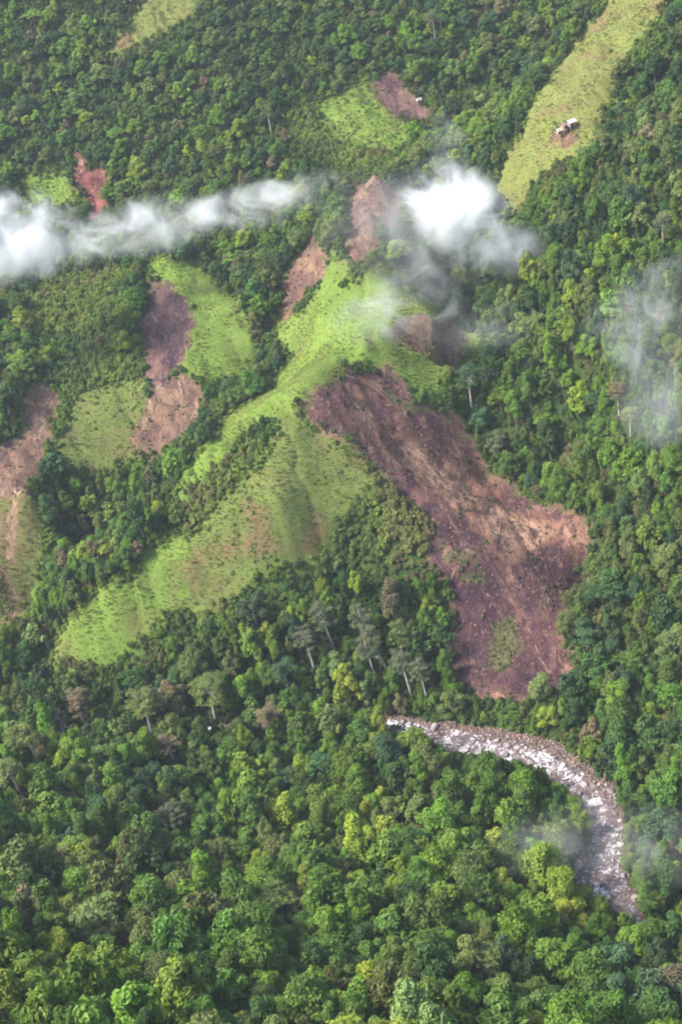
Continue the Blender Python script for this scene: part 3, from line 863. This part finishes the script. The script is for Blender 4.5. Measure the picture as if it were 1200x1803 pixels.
DARK = ['deep green', 'dark green', 'blue-green', 'deep green', 'mid green', 'olive green', 'olive green']
for (i, kind, R, hs), b in zip(cand, blocked):
    if b:
        continue
    t = tone_n[i] + .40 * near[i]
    if rng.uniform() < .022:
        tone = 'brownish'
    elif t > .30:
        tone = FRESH[int(rng.integers(5))]
    elif t > -.12:
        tone = ['mid green', 'fresh green', 'olive green', 'mid green', 'pale green', 'deep green'][int(rng.integers(6))]
    else:
        tone = DARK[int(rng.integers(7))]
    add_tree(cx[i], cyy[i], cz[i], kind, R, tone, .2, hs)
print('trees', len(trees))

def in_view(p):
    q, _ = project(p)
    return (q[:, 0] > -20) & (q[:, 0] < 1220) & (q[:, 1] > -20) & (q[:, 1] < 1823)

# the trees that show largest stand as single trees; the rest of the forest is one mass
shown = np.array([t['R'] / project(np.array(t['pos']))[1][0] for t in trees])
mids = np.array([[t['pos'][0], t['pos'][1], t['pos'][2] + PROTO[t['kind']]['mid'] * t['s'][2]] for t in trees])
mpx, mdist = project(mids)
vis = (mpx[:, 0] > 5) & (mpx[:, 0] < 1195) & (mpx[:, 1] > 5) & (mpx[:, 1] < 1798)
order = sorted([i for i in range(len(trees)) if vis[i]], key=lambda i: (i >= n_special, -shown[i]))
single = order[:300]
rest = sorted(set(range(len(trees))) - set(single))
_O = ['', 'first', 'second', 'third', 'fourth', 'fifth', 'sixth', 'seventh', 'eighth', 'ninth', 'tenth', 'eleventh', 'twelfth', 'thirteenth', 'fourteenth', 'fifteenth', 'sixteenth', 'seventeenth', 'eighteenth', 'nineteenth']
_D = {2: 'twenty', 3: 'thirty', 4: 'forty', 5: 'fifty', 6: 'sixty', 7: 'seventy', 8: 'eighty', 9: 'ninety'}
_E = {2: 'twentieth', 3: 'thirtieth', 4: 'fortieth', 5: 'fiftieth', 6: 'sixtieth', 7: 'seventieth', 8: 'eightieth', 9: 'ninetieth'}
ORD = [_O[n] if n < 20 else _E[n // 10] if n % 10 == 0 else _D[n // 10] + '-' + _O[n % 10] for n in range(100)]
FORM = {'domed_tree': 'domed', 'spreading_tree': 'flat-topped', 'tall_tree': 'narrow', 'feathery_tree': 'feathery', 'pale_tree': 'pale-trunked'}
rows = {}
for i in single:
    if trees[i]['label'] is None:
        rows.setdefault(int((1803 - mpx[i, 1]) // 62), []).append(i)
row_no = {b: k_ + 1 for k_, b in enumerate(sorted(rows))}
for b, idx in rows.items():
    idx.sort(key=lambda i: mpx[i, 0])
    for k_, i in enumerate(idx):
        t = trees[i]
        kind = t['kind'].rsplit('_', 1)[0]
        size = 'large' if t['R'] > 5.2 else 'small' if t['R'] < 3.8 else 'medium'
        rn = row_no[b]
        row = 'the bottom row' if rn == 1 else 'the %s row up' % ORD[rn]
        pos = 'leftmost' if k_ == 0 else 'rightmost' if k_ == len(idx) - 1 else '%s from left' % ORD[k_ + 1]
        t['label'] = '%s %s %s tree, %s in %s of near crowns' % (size, t['tone'], FORM[kind], pos, row)
for i in single:
    t = trees[i]
    kind = t['kind'].rsplit('_', 1)[0]
    e = link({'domed_tree': 'rainforest_tree', 'spreading_tree': 'spreading_tree', 'tall_tree': 'narrow_tree', 'feathery_tree': 'feathery_tree', 'pale_tree': 'pale_trunked_tree'}[kind], None,
             label=t['label'], category='tree', group='pale-trunked trees above the canopy' if kind == 'pale_tree' else 'rainforest trees of the near slopes')
    e.location = t['pos']
    e.rotation_euler = t['rot']
    e.scale = t['s']
    c = link('crown', PROTO[t['kind']]['crown'], e)
    c['tint'] = [float(v) for v in t['tint']]
    link('trunk', PROTO[t['kind']]['trunk'], e)

# ------------------------------------------------------------------ masses of vegetation: points carrying instanced plants
def plant_mass(name, keys, pts, rots, scales, tints, which, label, category=None):
    me = bpy.data.meshes.new(name)
    n = len(pts)
    me.vertices.add(n)
    me.vertices.foreach_set('co', np.asarray(pts, np.float32).ravel())
    for nm, typ, arr, fld in (('turn', 'FLOAT_VECTOR', rots, 'vector'), ('size', 'FLOAT_VECTOR', scales, 'vector'), ('tint', 'FLOAT_VECTOR', tints, 'vector'), ('which', 'INT', which, 'value')):
        a = me.attributes.new(nm, typ, 'POINT')
        a.data.foreach_set(fld, np.asarray(arr, np.int32 if typ == 'INT' else np.float32).ravel())
    o = link(name, me, kind='stuff', label=label)
    if category:
        o['category'] = category
    coll = bpy.data.collections.new(name + '_plants')
    for j, k_ in enumerate(keys):
        coll.objects.link(bpy.data.objects.new('%s_%02d_plant' % (name, j), k_))
    g = bpy.data.node_groups.new(name + '_scatter', 'GeometryNodeTree')
    g.interface.new_socket('Geometry', in_out='INPUT', socket_type='NodeSocketGeometry')
    g.interface.new_socket('Geometry', in_out='OUTPUT', socket_type='NodeSocketGeometry')
    gi, go = g.nodes.new('NodeGroupInput'), g.nodes.new('NodeGroupOutput')
    ci = g.nodes.new('GeometryNodeCollectionInfo')
    ci.inputs['Collection'].default_value = coll
    ci.inputs['Separate Children'].default_value = True
    ci.inputs['Reset Children'].default_value = True
    ip = g.nodes.new('GeometryNodeInstanceOnPoints')
    ip.inputs['Pick Instance'].default_value = True
    def named(nm, typ):
        q = g.nodes.new('GeometryNodeInputNamedAttribute')
        q.data_type = typ
        q.inputs['Name'].default_value = nm
        return q.outputs['Attribute']
    L = g.links.new
    L(gi.outputs[0], ip.inputs['Points'])
    L(ci.outputs[0], ip.inputs['Instance'])
    L(named('which', 'INT'), ip.inputs['Instance Index'])
    er = g.nodes.new('FunctionNodeEulerToRotation')
    L(named('turn', 'FLOAT_VECTOR'), er.inputs[0])
    L(er.outputs[0], ip.inputs['Rotation'])
    L(named('size', 'FLOAT_VECTOR'), ip.inputs['Scale'])
    L(ip.outputs[0], go.inputs[0])
    md = o.modifiers.new('scatter', 'NODES')
    md.node_group = g
    return o
kinds = sorted(k_ for k_ in PROTO if not k_.startswith('shrub'))
T = [trees[i] for i in rest]
plant_mass('forest', [PROTO[k_]['both'] for k_ in kinds], [t['pos'] for t in T], [t['rot'] for t in T], [t['s'] for t in T], [t['tint'] for t in T],
           [kinds.index(t['kind']) for t in T], 'dense rainforest covering the far mountainside and both flanks')

# undergrowth fills the forest floor; scattered bushes stand in the grass
def scatter(n, ok, spacing):
    """random ground points where ok(x, y) holds, no two in the same cell of the given spacing"""
    x, y = rng.uniform(GX[0] + 2, GX[-1] - 2, n), rng.uniform(GY[0] + 2, 960, n)
    z = sample(Z, x, y)
    p, _ = project(np.stack([x, y, z], 1))
    k_ = (p[:, 0] > -330) & (p[:, 0] < 1530) & (p[:, 1] > -200) & (p[:, 1] < 2100)
    k_ &= ok(x, y)
    x, y, z = x[k_], y[k_], z[k_]
    _, first = np.unique((x // spacing).astype(int) * 100000 + (y // spacing).astype(int), return_index=True)
    return x[first], y[first], z[first]
def region(x, y):
    return REGION[np.clip(((y - GY[0]) / GS).astype(int), 0, ny - 2), np.clip(((x - GX[0]) / GS).astype(int), 0, nx - 2)]
def tints_for(x, y, pal, seed, jit=.2):
    pal = np.array(pal)
    v = np.clip((fbm(x, y, 24, 4, seed) * 1.2 + rng.normal(size=len(x)) * .14 + .5), 0, .999) * (len(pal) - 1)
    i, f = v.astype(int), (v % 1)[:, None]
    return (pal[i] * (1 - f) + pal[i + 1] * f) * rng.uniform(1 - jit, 1 + jit, len(x))[:, None]
SH = [PROTO['shrub_%d' % i]['both'] for i in range(4)]
x, y, z = scatter(260000, lambda x, y: region(x, y) == 0, 1.9)
n = len(x)
sz = rng.uniform(.6, 1.4, n) * (1 + .3 * fbm(x, y, 20, 2, 41)) * (1 + .5 * sample(scrub_m, x, y))
plant_mass('undergrowth', SH, np.stack([x, y, z - .15], 1), np.stack([np.zeros(n), np.zeros(n), rng.uniform(0, 6.28, n)], 1),
           np.stack([sz, sz, sz * rng.uniform(.8, 1.5, n)], 1),
           tints_for(x, y, [(.035, .07, .018), (.055, .10, .02), (.08, .14, .022), (.11, .18, .026), (.11, .11, .036)], 21) + sample(scrub_m, x, y)[:, None] * np.array([.055, .062, .012]),
           rng.integers(0, 4, n), 'low leafy undergrowth between the forest trees')
dens = {k_: {'fresh': .04, 'olive': .18, 'dry': .04}[v[0]] for k_, v in GLOOK.items()}
dens['apex'] = .42
dens['yellow'] = .5
dens['far_meadow'] = .45
dens['mist_meadow'] = .45
dens['strip'] = .04
dens['crest'] = .05
gid = {v: k_ for k_, v in names.items()}
dl = np.zeros(256)
for k_, v in dens.items():
    dl[gid[k_]] = v
edge = lambda x, y: np.clip(1 - sample(grass_m + soil_m, x, y), 0, .5) * 2
x, y, z = scatter(260000, lambda x, y: (region(x, y) > 0) & (region(x, y) < 100) & (rng.uniform(size=len(x)) < dl[region(x, y)] * np.clip(.3 + 2.4 * fbm(x, y, 18, 3, 88), 0, 2) + .9 * edge(x, y) ** 1.5), 1.3)
n = len(x)
sz = .16 + .55 * rng.uniform(size=n) ** 2 + .9 * edge(x, y) * rng.uniform(.2, 1.2, n)
plant_mass('scrub', SH, np.stack([x, y, z - .1], 1), np.stack([np.zeros(n), np.zeros(n), rng.uniform(0, 6.28, n)], 1),
           np.stack([sz, sz, sz * rng.uniform(.5, 1.1, n)], 1),
           tints_for(x, y, [(.13, .18, .034), (.15, .23, .034), (.18, .27, .038), (.20, .20, .06)], 23),
           rng.integers(0, 4, n), 'low bushes scattered over the grass slopes')
print('scrub', n)

# grass tufts
def tuft_mesh(seed):
    r = np.random.default_rng(seed)
    V, F = [], []
    for i in range(30):
        a = r.uniform(0, 6.28)
        b = np.array([math.cos(a), math.sin(a), 0]) * r.uniform(0, .45)
        t = np.array([math.cos(a), math.sin(a), 0]) * r.uniform(.15, .5)
        h = r.uniform(.10, .26)
        w = np.array([-math.sin(a), math.cos(a), 0]) * r.uniform(.07, .14)
        o = len(V)
        V += [b - w, b + w, b + t * .55 + w * .8 + [0, 0, h * .75], b + t * 1.2 + [0, 0, h]]
        F.append((o, o + 1, o + 2, o + 3))
    F = np.array(F)
    return mesh_np('grass_tuft', np.array(V), F, False, {'shade': ('FACE', np.clip(.55 + r.normal(size=len(F)) * .1, 0, 1))}, [M_LEAF])
x, y, z = scatter(900000, lambda x, y: (region(x, y) > 0) & (region(x, y) < 100) & (rng.uniform(size=len(x)) < .5 + 1.2 * np.clip(fbm(x, y, 7, 3, 55) + .1, 0, 1)), .62)
n = len(x)
gl = np.array([['fresh', 'olive', 'dry'].index(GLOOK[names[q]][0]) for q in region(x, y)])
tt = np.zeros((n, 3))
for g, pal in enumerate([[(.18, .165, .05), (.15, .20, .036), (.18, .25, .040), (.235, .265, .058)], [(.20, .135, .062), (.145, .15, .042), (.155, .195, .040), (.205, .215, .052)], [(.225, .145, .08), (.19, .175, .055), (.195, .21, .050), (.25, .23, .07)]]):
    k_ = gl == g
    tt[k_] = tints_for(x[k_], y[k_], pal, 71 + g, .15)
sz = rng.uniform(.35, 1.0, n) * (1 + .5 * fbm(x, y, 9, 2, 56))
plant_mass('grass', [tuft_mesh(1), tuft_mesh(2), tuft_mesh(3)], np.stack([x, y, z - .05], 1), np.stack([np.zeros(n), np.zeros(n), rng.uniform(0, 6.28, n)], 1),
           np.stack([sz, sz, sz], 1), tt, rng.integers(0, 3, n), 'tufted grass growing on all open slopes')
print('tufts', n)

# ------------------------------------------------------------------ stones
def rock_material(name, a, b, c):
    m, nt, out = material(name)
    p = position(nt)
    r_ = N(nt, 'ShaderNodeObjectInfo').outputs['Random']
    col = ramp(nt, noise(nt, p, 1.1, 4), [(.3, a), (.55, b), (.75, c)])
    col = mix(nt, 1.0, col, ramp(nt, r_, [(0., .55), (1., 1.3)]), 'MULTIPLY')
    bp = N(nt, 'ShaderNodeBump', {'Height': noise(nt, p, 3, 4), 'Strength': .6, 'Distance': .2})
    s_ = N(nt, 'ShaderNodeBsdfPrincipled', {'Base Color': col, 'Roughness': .6, 'Normal': bp.outputs['Normal']})
    nt.links.new(s_.outputs[0], out.inputs['Surface'])
    return m
M_ROCK = rock_material('boulder', (.16, .12, .115), (.30, .25, .24), (.46, .41, .40))
M_CLOD = rock_material('clod', (.09, .055, .05), (.20, .12, .09), (.36, .24, .18))
def rock_mesh(seed, mat):
    r = np.random.default_rng(seed)
    v, f = ICO2
    v = v.copy()
    for _ in range(7):
        d = r.normal(size=3)
        d /= np.linalg.norm(d)
        k_ = r.uniform(.45, .8)
        q = v @ d
        v -= np.outer(np.maximum(q - k_, 0) * .9, d)
    v *= np.array([1, r.uniform(.65, .95), r.uniform(.5, .75)])
    v += r.normal(size=v.shape) * .025
    return mesh_np('boulder', v, f, False, None, [mat])
ROCKS = [rock_mesh(i, M_ROCK) for i in range(6)]
CLODS = [rock_mesh(i + 20, M_CLOD) for i in range(4)]
wet = []
tries = 0
while len(wet) < 200 and tries < 6000:
    tries += 1
    i = int(rng.integers(len(RC)))
    u = rng.uniform(-1.25, 1.25)
    x_, y_ = RC[i, :2] + nor[i] * RC[i, 3] * u
    s_ = rng.uniform(.45, 1.0) + (rng.uniform() ** 3) * 1.3
    p_, _ = project(np.array([x_, y_, RC[i, 2]]))
    if not inside(p_[:, 0], p_[:, 1], RIVER_VIEW)[0]:
        continue
    if any((x_ - a) ** 2 + (y_ - b) ** 2 < (s_ + c) ** 2 * .8 for a, b, c, *_ in wet):
        continue
    wet.append((x_, y_, s_, i, max(sample(Z, x_, y_), RC[i, 2] - .5), p_[0], u))
wet.sort(key=lambda q: q[3])
reach_of = lambda p: 'upper reach' if p[0] < 850 and p[1] < 1360 else 'outer bend' if p[1] < 1392 else 'white rapids' if p[1] < 1500 else 'lower pool'
count = {}
for x_, y_, s_, i, z_, p_, u in wet:
    rc = reach_of(p_)
    count[rc] = count.get(rc, 0) + 1
    o = link('boulder', ROCKS[int(rng.integers(6))], category='boulder', group='boulders in the river')
    o['label'] = '%s %s boulder, %s counting downstream in the %s' % ('big' if s_ > 1.3 else 'small' if s_ < .75 else 'middling', 'bank' if abs(u) > .95 else 'wet midstream', ORD[count[rc]], rc)
    o.location = (x_, y_, z_ + s_ * .18)
    o.rotation_euler = (rng.normal() * .2, rng.normal() * .2, rng.uniform(0, 6.28))
    o.scale = (s_, s_, s_)
print('boulders', count)
def rock_mass(name, meshes, x, y, z, lo, hi, label):
    n = len(x)
    s_ = lo + (hi - lo) * rng.uniform(size=n) ** 3
    plant_mass(name, meshes, np.stack([x, y, z], 1), rng.uniform(-.5, 6, (n, 3)), np.stack([s_, s_, s_], 1), np.ones((n, 3)), rng.integers(0, len(meshes), n), label)
x, y, z = scatter(300000, lambda x, y: region(x, y) == 200, .8)
rock_mass('gravel', ROCKS + CLODS[:2], x, y, z, .12, .55, 'stones and gravel along the river banks')
x, y, z = scatter(300000, lambda x, y: (region(x, y) > 100) & (region(x, y) < 120), 1.3)
rock_mass('rubble', CLODS, x, y, z, .10, .5, 'loose earth clods and stones on the landslide scars')
x, y, z = scatter(300000, lambda x, y: (region(x, y) > 100) & (region(x, y) < 120) & (rng.uniform(size=len(x)) < .05 + .8 * sample(ZM['green'], x, y) + .12 * (fbm(x, y, 8, 2, 37) > .35)), 1.5)
n = len(x)
sz = rng.uniform(.2, .6, n)
plant_mass('regrowth', SH, np.stack([x, y, z - .1], 1), np.stack([np.zeros(n), np.zeros(n), rng.uniform(0, 6.28, n)], 1), np.stack([sz, sz, sz * .8], 1),
           tints_for(x, y, [(.10, .09, .045), (.10, .12, .035), (.11, .15, .035), (.12, .09, .06)], 29), rng.integers(0, 4, n), 'small surviving plants on the landslide scars')

# ------------------------------------------------------------------ fallen logs on the big scar
M_LOG = bark_material('dead_wood', (.30, .22, .17), (.56, .45, .36))
def log_mesh(seed):
    r = np.random.default_rng(seed)
    b = r.normal(size=3) * .25
    pts = [np.array([t, b[0] * math.sin(2 * t), b[1] * .2 * t * (1 - t)]) for t in np.linspace(-.5, .5, 6)]
    v, f = tube(pts, np.linspace(.035, .016, 6), 7)
    Vs, Fs, off = [v], [f], len(v)
    for k_ in range(3):
        s_ = pts[3 + k_ % 3]
        e = s_ + np.array([.13, r.uniform(-.13, .13), r.uniform(.02, .09)])
        v, f = tube([s_, e], [.012, .005], 5)
        Vs.append(v); Fs.append(f + off); off += len(v)
    return mesh_np('log', np.concatenate(Vs), np.concatenate(Fs), True, None, [M_LOG])
LOGS = [log_mesh(i) for i in range(4)]
LOG_PX = [(690, 770), (715, 842), (655, 735), (640, 712), (770, 800), (800, 775), (880, 915), (905, 925), (930, 905), (960, 912), (900, 950), (890, 965), (870, 940), (990, 950), (1005, 925),
          (845, 1080), (850, 1120), (835, 1155), (915, 1040), (945, 1010), (945, 1145), (990, 1000), (800, 1010), (870, 1010), (965, 1060), (730, 880), (820, 860), (985, 1170), (810, 1110), (930, 1180)]
LOG_PX = LOG_PX[::2]
LOG_PX.sort(key=lambda q: q[1])
for k_, (a, b) in enumerate(LOG_PX):
    g = ground_at(a, b)
    L_ = rng.uniform(1.8, 4.2)
    o = link('fallen_log', LOGS[k_ % 4], category='log', group='fallen logs on the big landslide')
    o['label'] = 'pale fallen trunk on the big landslide, %s' % ('uppermost of all' if k_ == 0 else 'lowest of all' if k_ == len(LOG_PX) - 1 else '%s from the top' % ORD[k_ + 1])
    dz = np.array([sample(slope_x, g[0], g[1]), sample(slope_y, g[0], g[1])])
    az = rng.normal() * 1.0 + math.atan2(-dz[1], -dz[0])
    o.location = (g[0], g[1], g[2] + .25)
    o.rotation_euler = Euler((0, -math.atan(dz @ np.array([math.cos(az), math.sin(az)])), az))
    o.scale = (L_, L_ * 1.1, L_ * 1.1)

# ------------------------------------------------------------------ huts
def plain(name, col, rough_=.7, scale=2.):
    m, nt, out = material(name)
    p = N(nt, 'ShaderNodeTexCoord').outputs['Object']
    c = ramp(nt, noise(nt, p, scale, 4), [(.35, tuple(v * .8 for v in col)), (.65, col)])
    s_ = N(nt, 'ShaderNodeBsdfPrincipled', {'Base Color': c, 'Roughness': rough_})
    nt.links.new(s_.outputs[0], out.inputs['Surface'])
    return m
M_TIN, M_CREAM, M_RUST, M_WALL, M_DARK = plain('white_roofing', (.55, .52, .51), .6, 1.2), plain('cream_roofing', (.50, .44, .36), .6), plain('weathered_roofing', (.30, .20, .18), .6), plain('plank_wall', (.34, .24, .18)), plain('dark_opening', (.03, .025, .02))
def box_np(c, d):
    v = np.array([[x, y, z] for z in (-.5, .5) for y in (-.5, .5) for x in (-.5, .5)]) * d + c
    f = np.array([(0, 2, 3, 1), (4, 5, 7, 6), (0, 1, 5, 4), (2, 6, 7, 3), (1, 3, 7, 5), (0, 4, 6, 2)])
    return v, f
def join(parts):
    V, F, o = [], [], 0
    for v, f in parts:
        V.append(v); F.append(f + o); o += len(v)
    return np.concatenate(V), np.concatenate(F)
def hut(px, py, w, d, h, rot, roof, label):
    g = ground_at(px, py)
    zb = max(sample(Z, g[0] + a, g[1] + b) for a in (-2, 2) for b in (-2, 2))
    e = link('hut', None, label=label, category='hut', group='huts on the mountain')
    e.location = (g[0], g[1], zb + .15)
    e.rotation_euler = (0, 0, rot)
    wv_, wf_ = box_np((0, 0, h / 2), (w, d, h))
    gv = np.array([(-w / 2, -d / 2, h), (-w / 2, d / 2, h), (-w / 2, 0, h + d * .30), (w / 2, -d / 2, h), (w / 2, d / 2, h), (w / 2, 0, h + d * .30)])
    gf = np.array([(0, 2, 1, 1), (3, 4, 5, 5)])
    bm = bmesh.new()
    vs_ = [bm.verts.new(q) for q in np.concatenate([wv_, gv])]
    for f in wf_:
        bm.faces.new([vs_[i] for i in f])
    bm.faces.new([vs_[8], vs_[10], vs_[9]])
    bm.faces.new([vs_[11], vs_[12], vs_[13]])
    me = bpy.data.meshes.new('wall')
    bm.to_mesh(me)
    bm.free()
    me.materials.append(M_WALL)
    link('wall', me, e)
    for sgn in (-1, 1):
        sl = math.atan(.6)
        L_ = (d / 2 + .5) / math.cos(sl)
        v, f = box_np((0, 0, 0), (w + .9, L_, .07))
        c_, s_ = math.cos(sl * -sgn), math.sin(sl * -sgn)
        v = np.stack([v[:, 0], v[:, 1] * c_ - v[:, 2] * s_, v[:, 1] * s_ + v[:, 2] * c_], 1)
        v += np.array([0, sgn * (d / 2 + .5) / 2, h + d * .30 - (d / 2 + .5) / 2 * .6 + .06])
        link('roof', mesh_np('roof', v, f, False, None, [roof]), e)
    v, f = box_np((-.2 * w, -d / 2 - .02, .95), (.85, .06, 1.9))
    link('door', mesh_np('door', v, f, False, None, [M_DARK]), e)
    v, f = box_np((.22 * w, -d / 2 - .02, 1.3), (.9, .06, .8))
    link('window', mesh_np('window', v, f, False, None, [M_DARK]), e)
    for a in (-1, 1):
        for b in (-1, 1):
            v, f = tube([(a * (w / 2 - .15), b * (d / 2 - .15), -2.6), (a * (w / 2 - .15), b * (d / 2 - .15), .02)], [.11, .11], 6)
            link('post', mesh_np('post', v, f, False, None, [M_WALL]), e)
hut(1006, 229, 3.2, 2.6, 1.8, .5, M_TIN, 'white-roofed hut, uppermost on the grass ridge')
hut(996, 238, 3.2, 2.2, 1.6, .5, M_RUST, 'rust-brown hut between the white and the cream roof on the ridge')
hut(986, 246, 2.4, 2.0, 1.6, .35, M_CREAM, 'cream-roofed hut, lowest on the grass ridge')
hut(738, 186, 1.8, 1.5, 1.4, .3, M_TIN, 'lone white-roofed shelter on the small far scar')

# ------------------------------------------------------------------ mist
def mist_material(name, D, body=.45, sc=.045, torn=5.5):
    """drifting mist: thins out towards its rim and breaks up into wisps"""
    m, nt, out = material(name)
    p = position(nt)
    oc = N(nt, 'ShaderNodeTexCoord').outputs['Object']
    r_ = N(nt, 'ShaderNodeVectorMath', {0: oc}, operation='LENGTH').outputs['Value']
    n_ = noise(nt, p, sc, 6, .62, 1.2)
    w_ = math_n(nt, 'SUBTRACT', n_, .5)
    fall = math_n(nt, 'SUBTRACT', math_n(nt, 'ADD', 1.0, math_n(nt, 'MULTIPLY', w_, 1.6)), r_, True)
    fall = math_n(nt, 'MULTIPLY', fall, fall)
    edge = math_n(nt, 'MULTIPLY', math_n(nt, 'SUBTRACT', 1.0, r_, True), 4.0, True)
    q = math_n(nt, 'ADD', body, math_n(nt, 'MULTIPLY', w_, torn), True)
    q = math_n(nt, 'MULTIPLY', math_n(nt, 'MULTIPLY', q, fall), edge)
    v = N(nt, 'ShaderNodeVolumeScatter', {'Color': (.99, .99, .995, 1), 'Density': math_n(nt, 'MULTIPLY', q, D), 'Anisotropy': .15})
    nt.links.new(v.outputs[0], out.inputs['Volume'])
    return m
M_MIST = {'thick': mist_material('thick_mist', .42, .62), 'mid': mist_material('mist', .20, .42, .05, 3.2), 'thin': mist_material('thin_mist', .07, .4, .06), 'veil': mist_material('veil', .028, .5, .05)}
iv, fi = ico(3)
def mist(px, py, Y, rx, ry, depth, kind, tilt, label):
    c = at_depth(px, py, Y)
    k_ = np.linalg.norm(c - np.array([0, 0, CAM_H])) / FPX
    o = link('mist', mesh_np('mist', iv, fi, True, None, [M_MIST[kind]]), kind='stuff', label=label)
    o.location = c
    o.rotation_euler = Euler((0, math.radians(tilt), 0))
    o.scale = (rx * k_, depth, ry * k_)
mist(-15, 422, 622, 175, 92, 22, 'thick', 0, 'bright white mist bank at the left edge')
mist(180, 415, 640, 210, 54, 14, 'mid', -8, 'grey-white mist streak trailing right of the bright bank')
mist(350, 385, 645, 190, 42, 12, 'mid', -12, 'thin middle of the long mist streak')
mist(495, 352, 640, 150, 52, 13, 'mid', -6, 'brighter right end of the long mist streak')
mist(815, 380, 590, 145, 92, 20, 'thick', 46, 'dense white cloud puff over the gully right of the spur')
mist(885, 435, 585, 110, 60, 12, 'mid', 25, 'lower right tail of the white cloud puff')
mist(785, 270, 610, 50, 85, 12, 'thin', 0, 'faint plume rising from the white cloud puff')
mist(680, 390, 595, 160, 120, 18, 'veil', 0, 'veil of mist over the bare top of the spur')
mist(750, 480, 572, 150, 90, 16, 'veil', 0, 'pale mist beneath the white cloud puff')
mist(690, 545, 543, 150, 70, 14, 'thin', -8, 'wisp drifting over the bright grass of the spur')
mist(835, 572, 546, 130, 62, 12, 'thin', 10, 'wisp over the bare patch right of the spur')
mist(1150, 560, 482, 190, 110, 18, 'thin', -20, 'wisp at the right edge above the forest')
mist(1165, 700, 460, 110, 180, 16, 'veil', 0, 'faint veil hanging down the right forest slope')
mist(1010, 1480, 330, 190, 90, 14, 'veil', 0, 'faint smoke over the near bank of the rapids')
mist(1160, 1510, 312, 160, 120, 14, 'veil', 0, 'faint bluish smoke over the right bank')

# ------------------------------------------------------------------ air
m, nt, out = material('haze')
hv = N(nt, 'ShaderNodeVolumePrincipled', {'Color': (.80, .88, 1.0, 1), 'Density': .00007, 'Anisotropy': .1})
nt.links.new(hv.outputs[0], out.inputs['Volume'])
v, f = box_np((13, 480, 178), (700, 1100, 376))
link('haze', mesh_np('haze', v, f, False, None, [m]), kind='stuff', label='thin bluish haze filling the valley air')
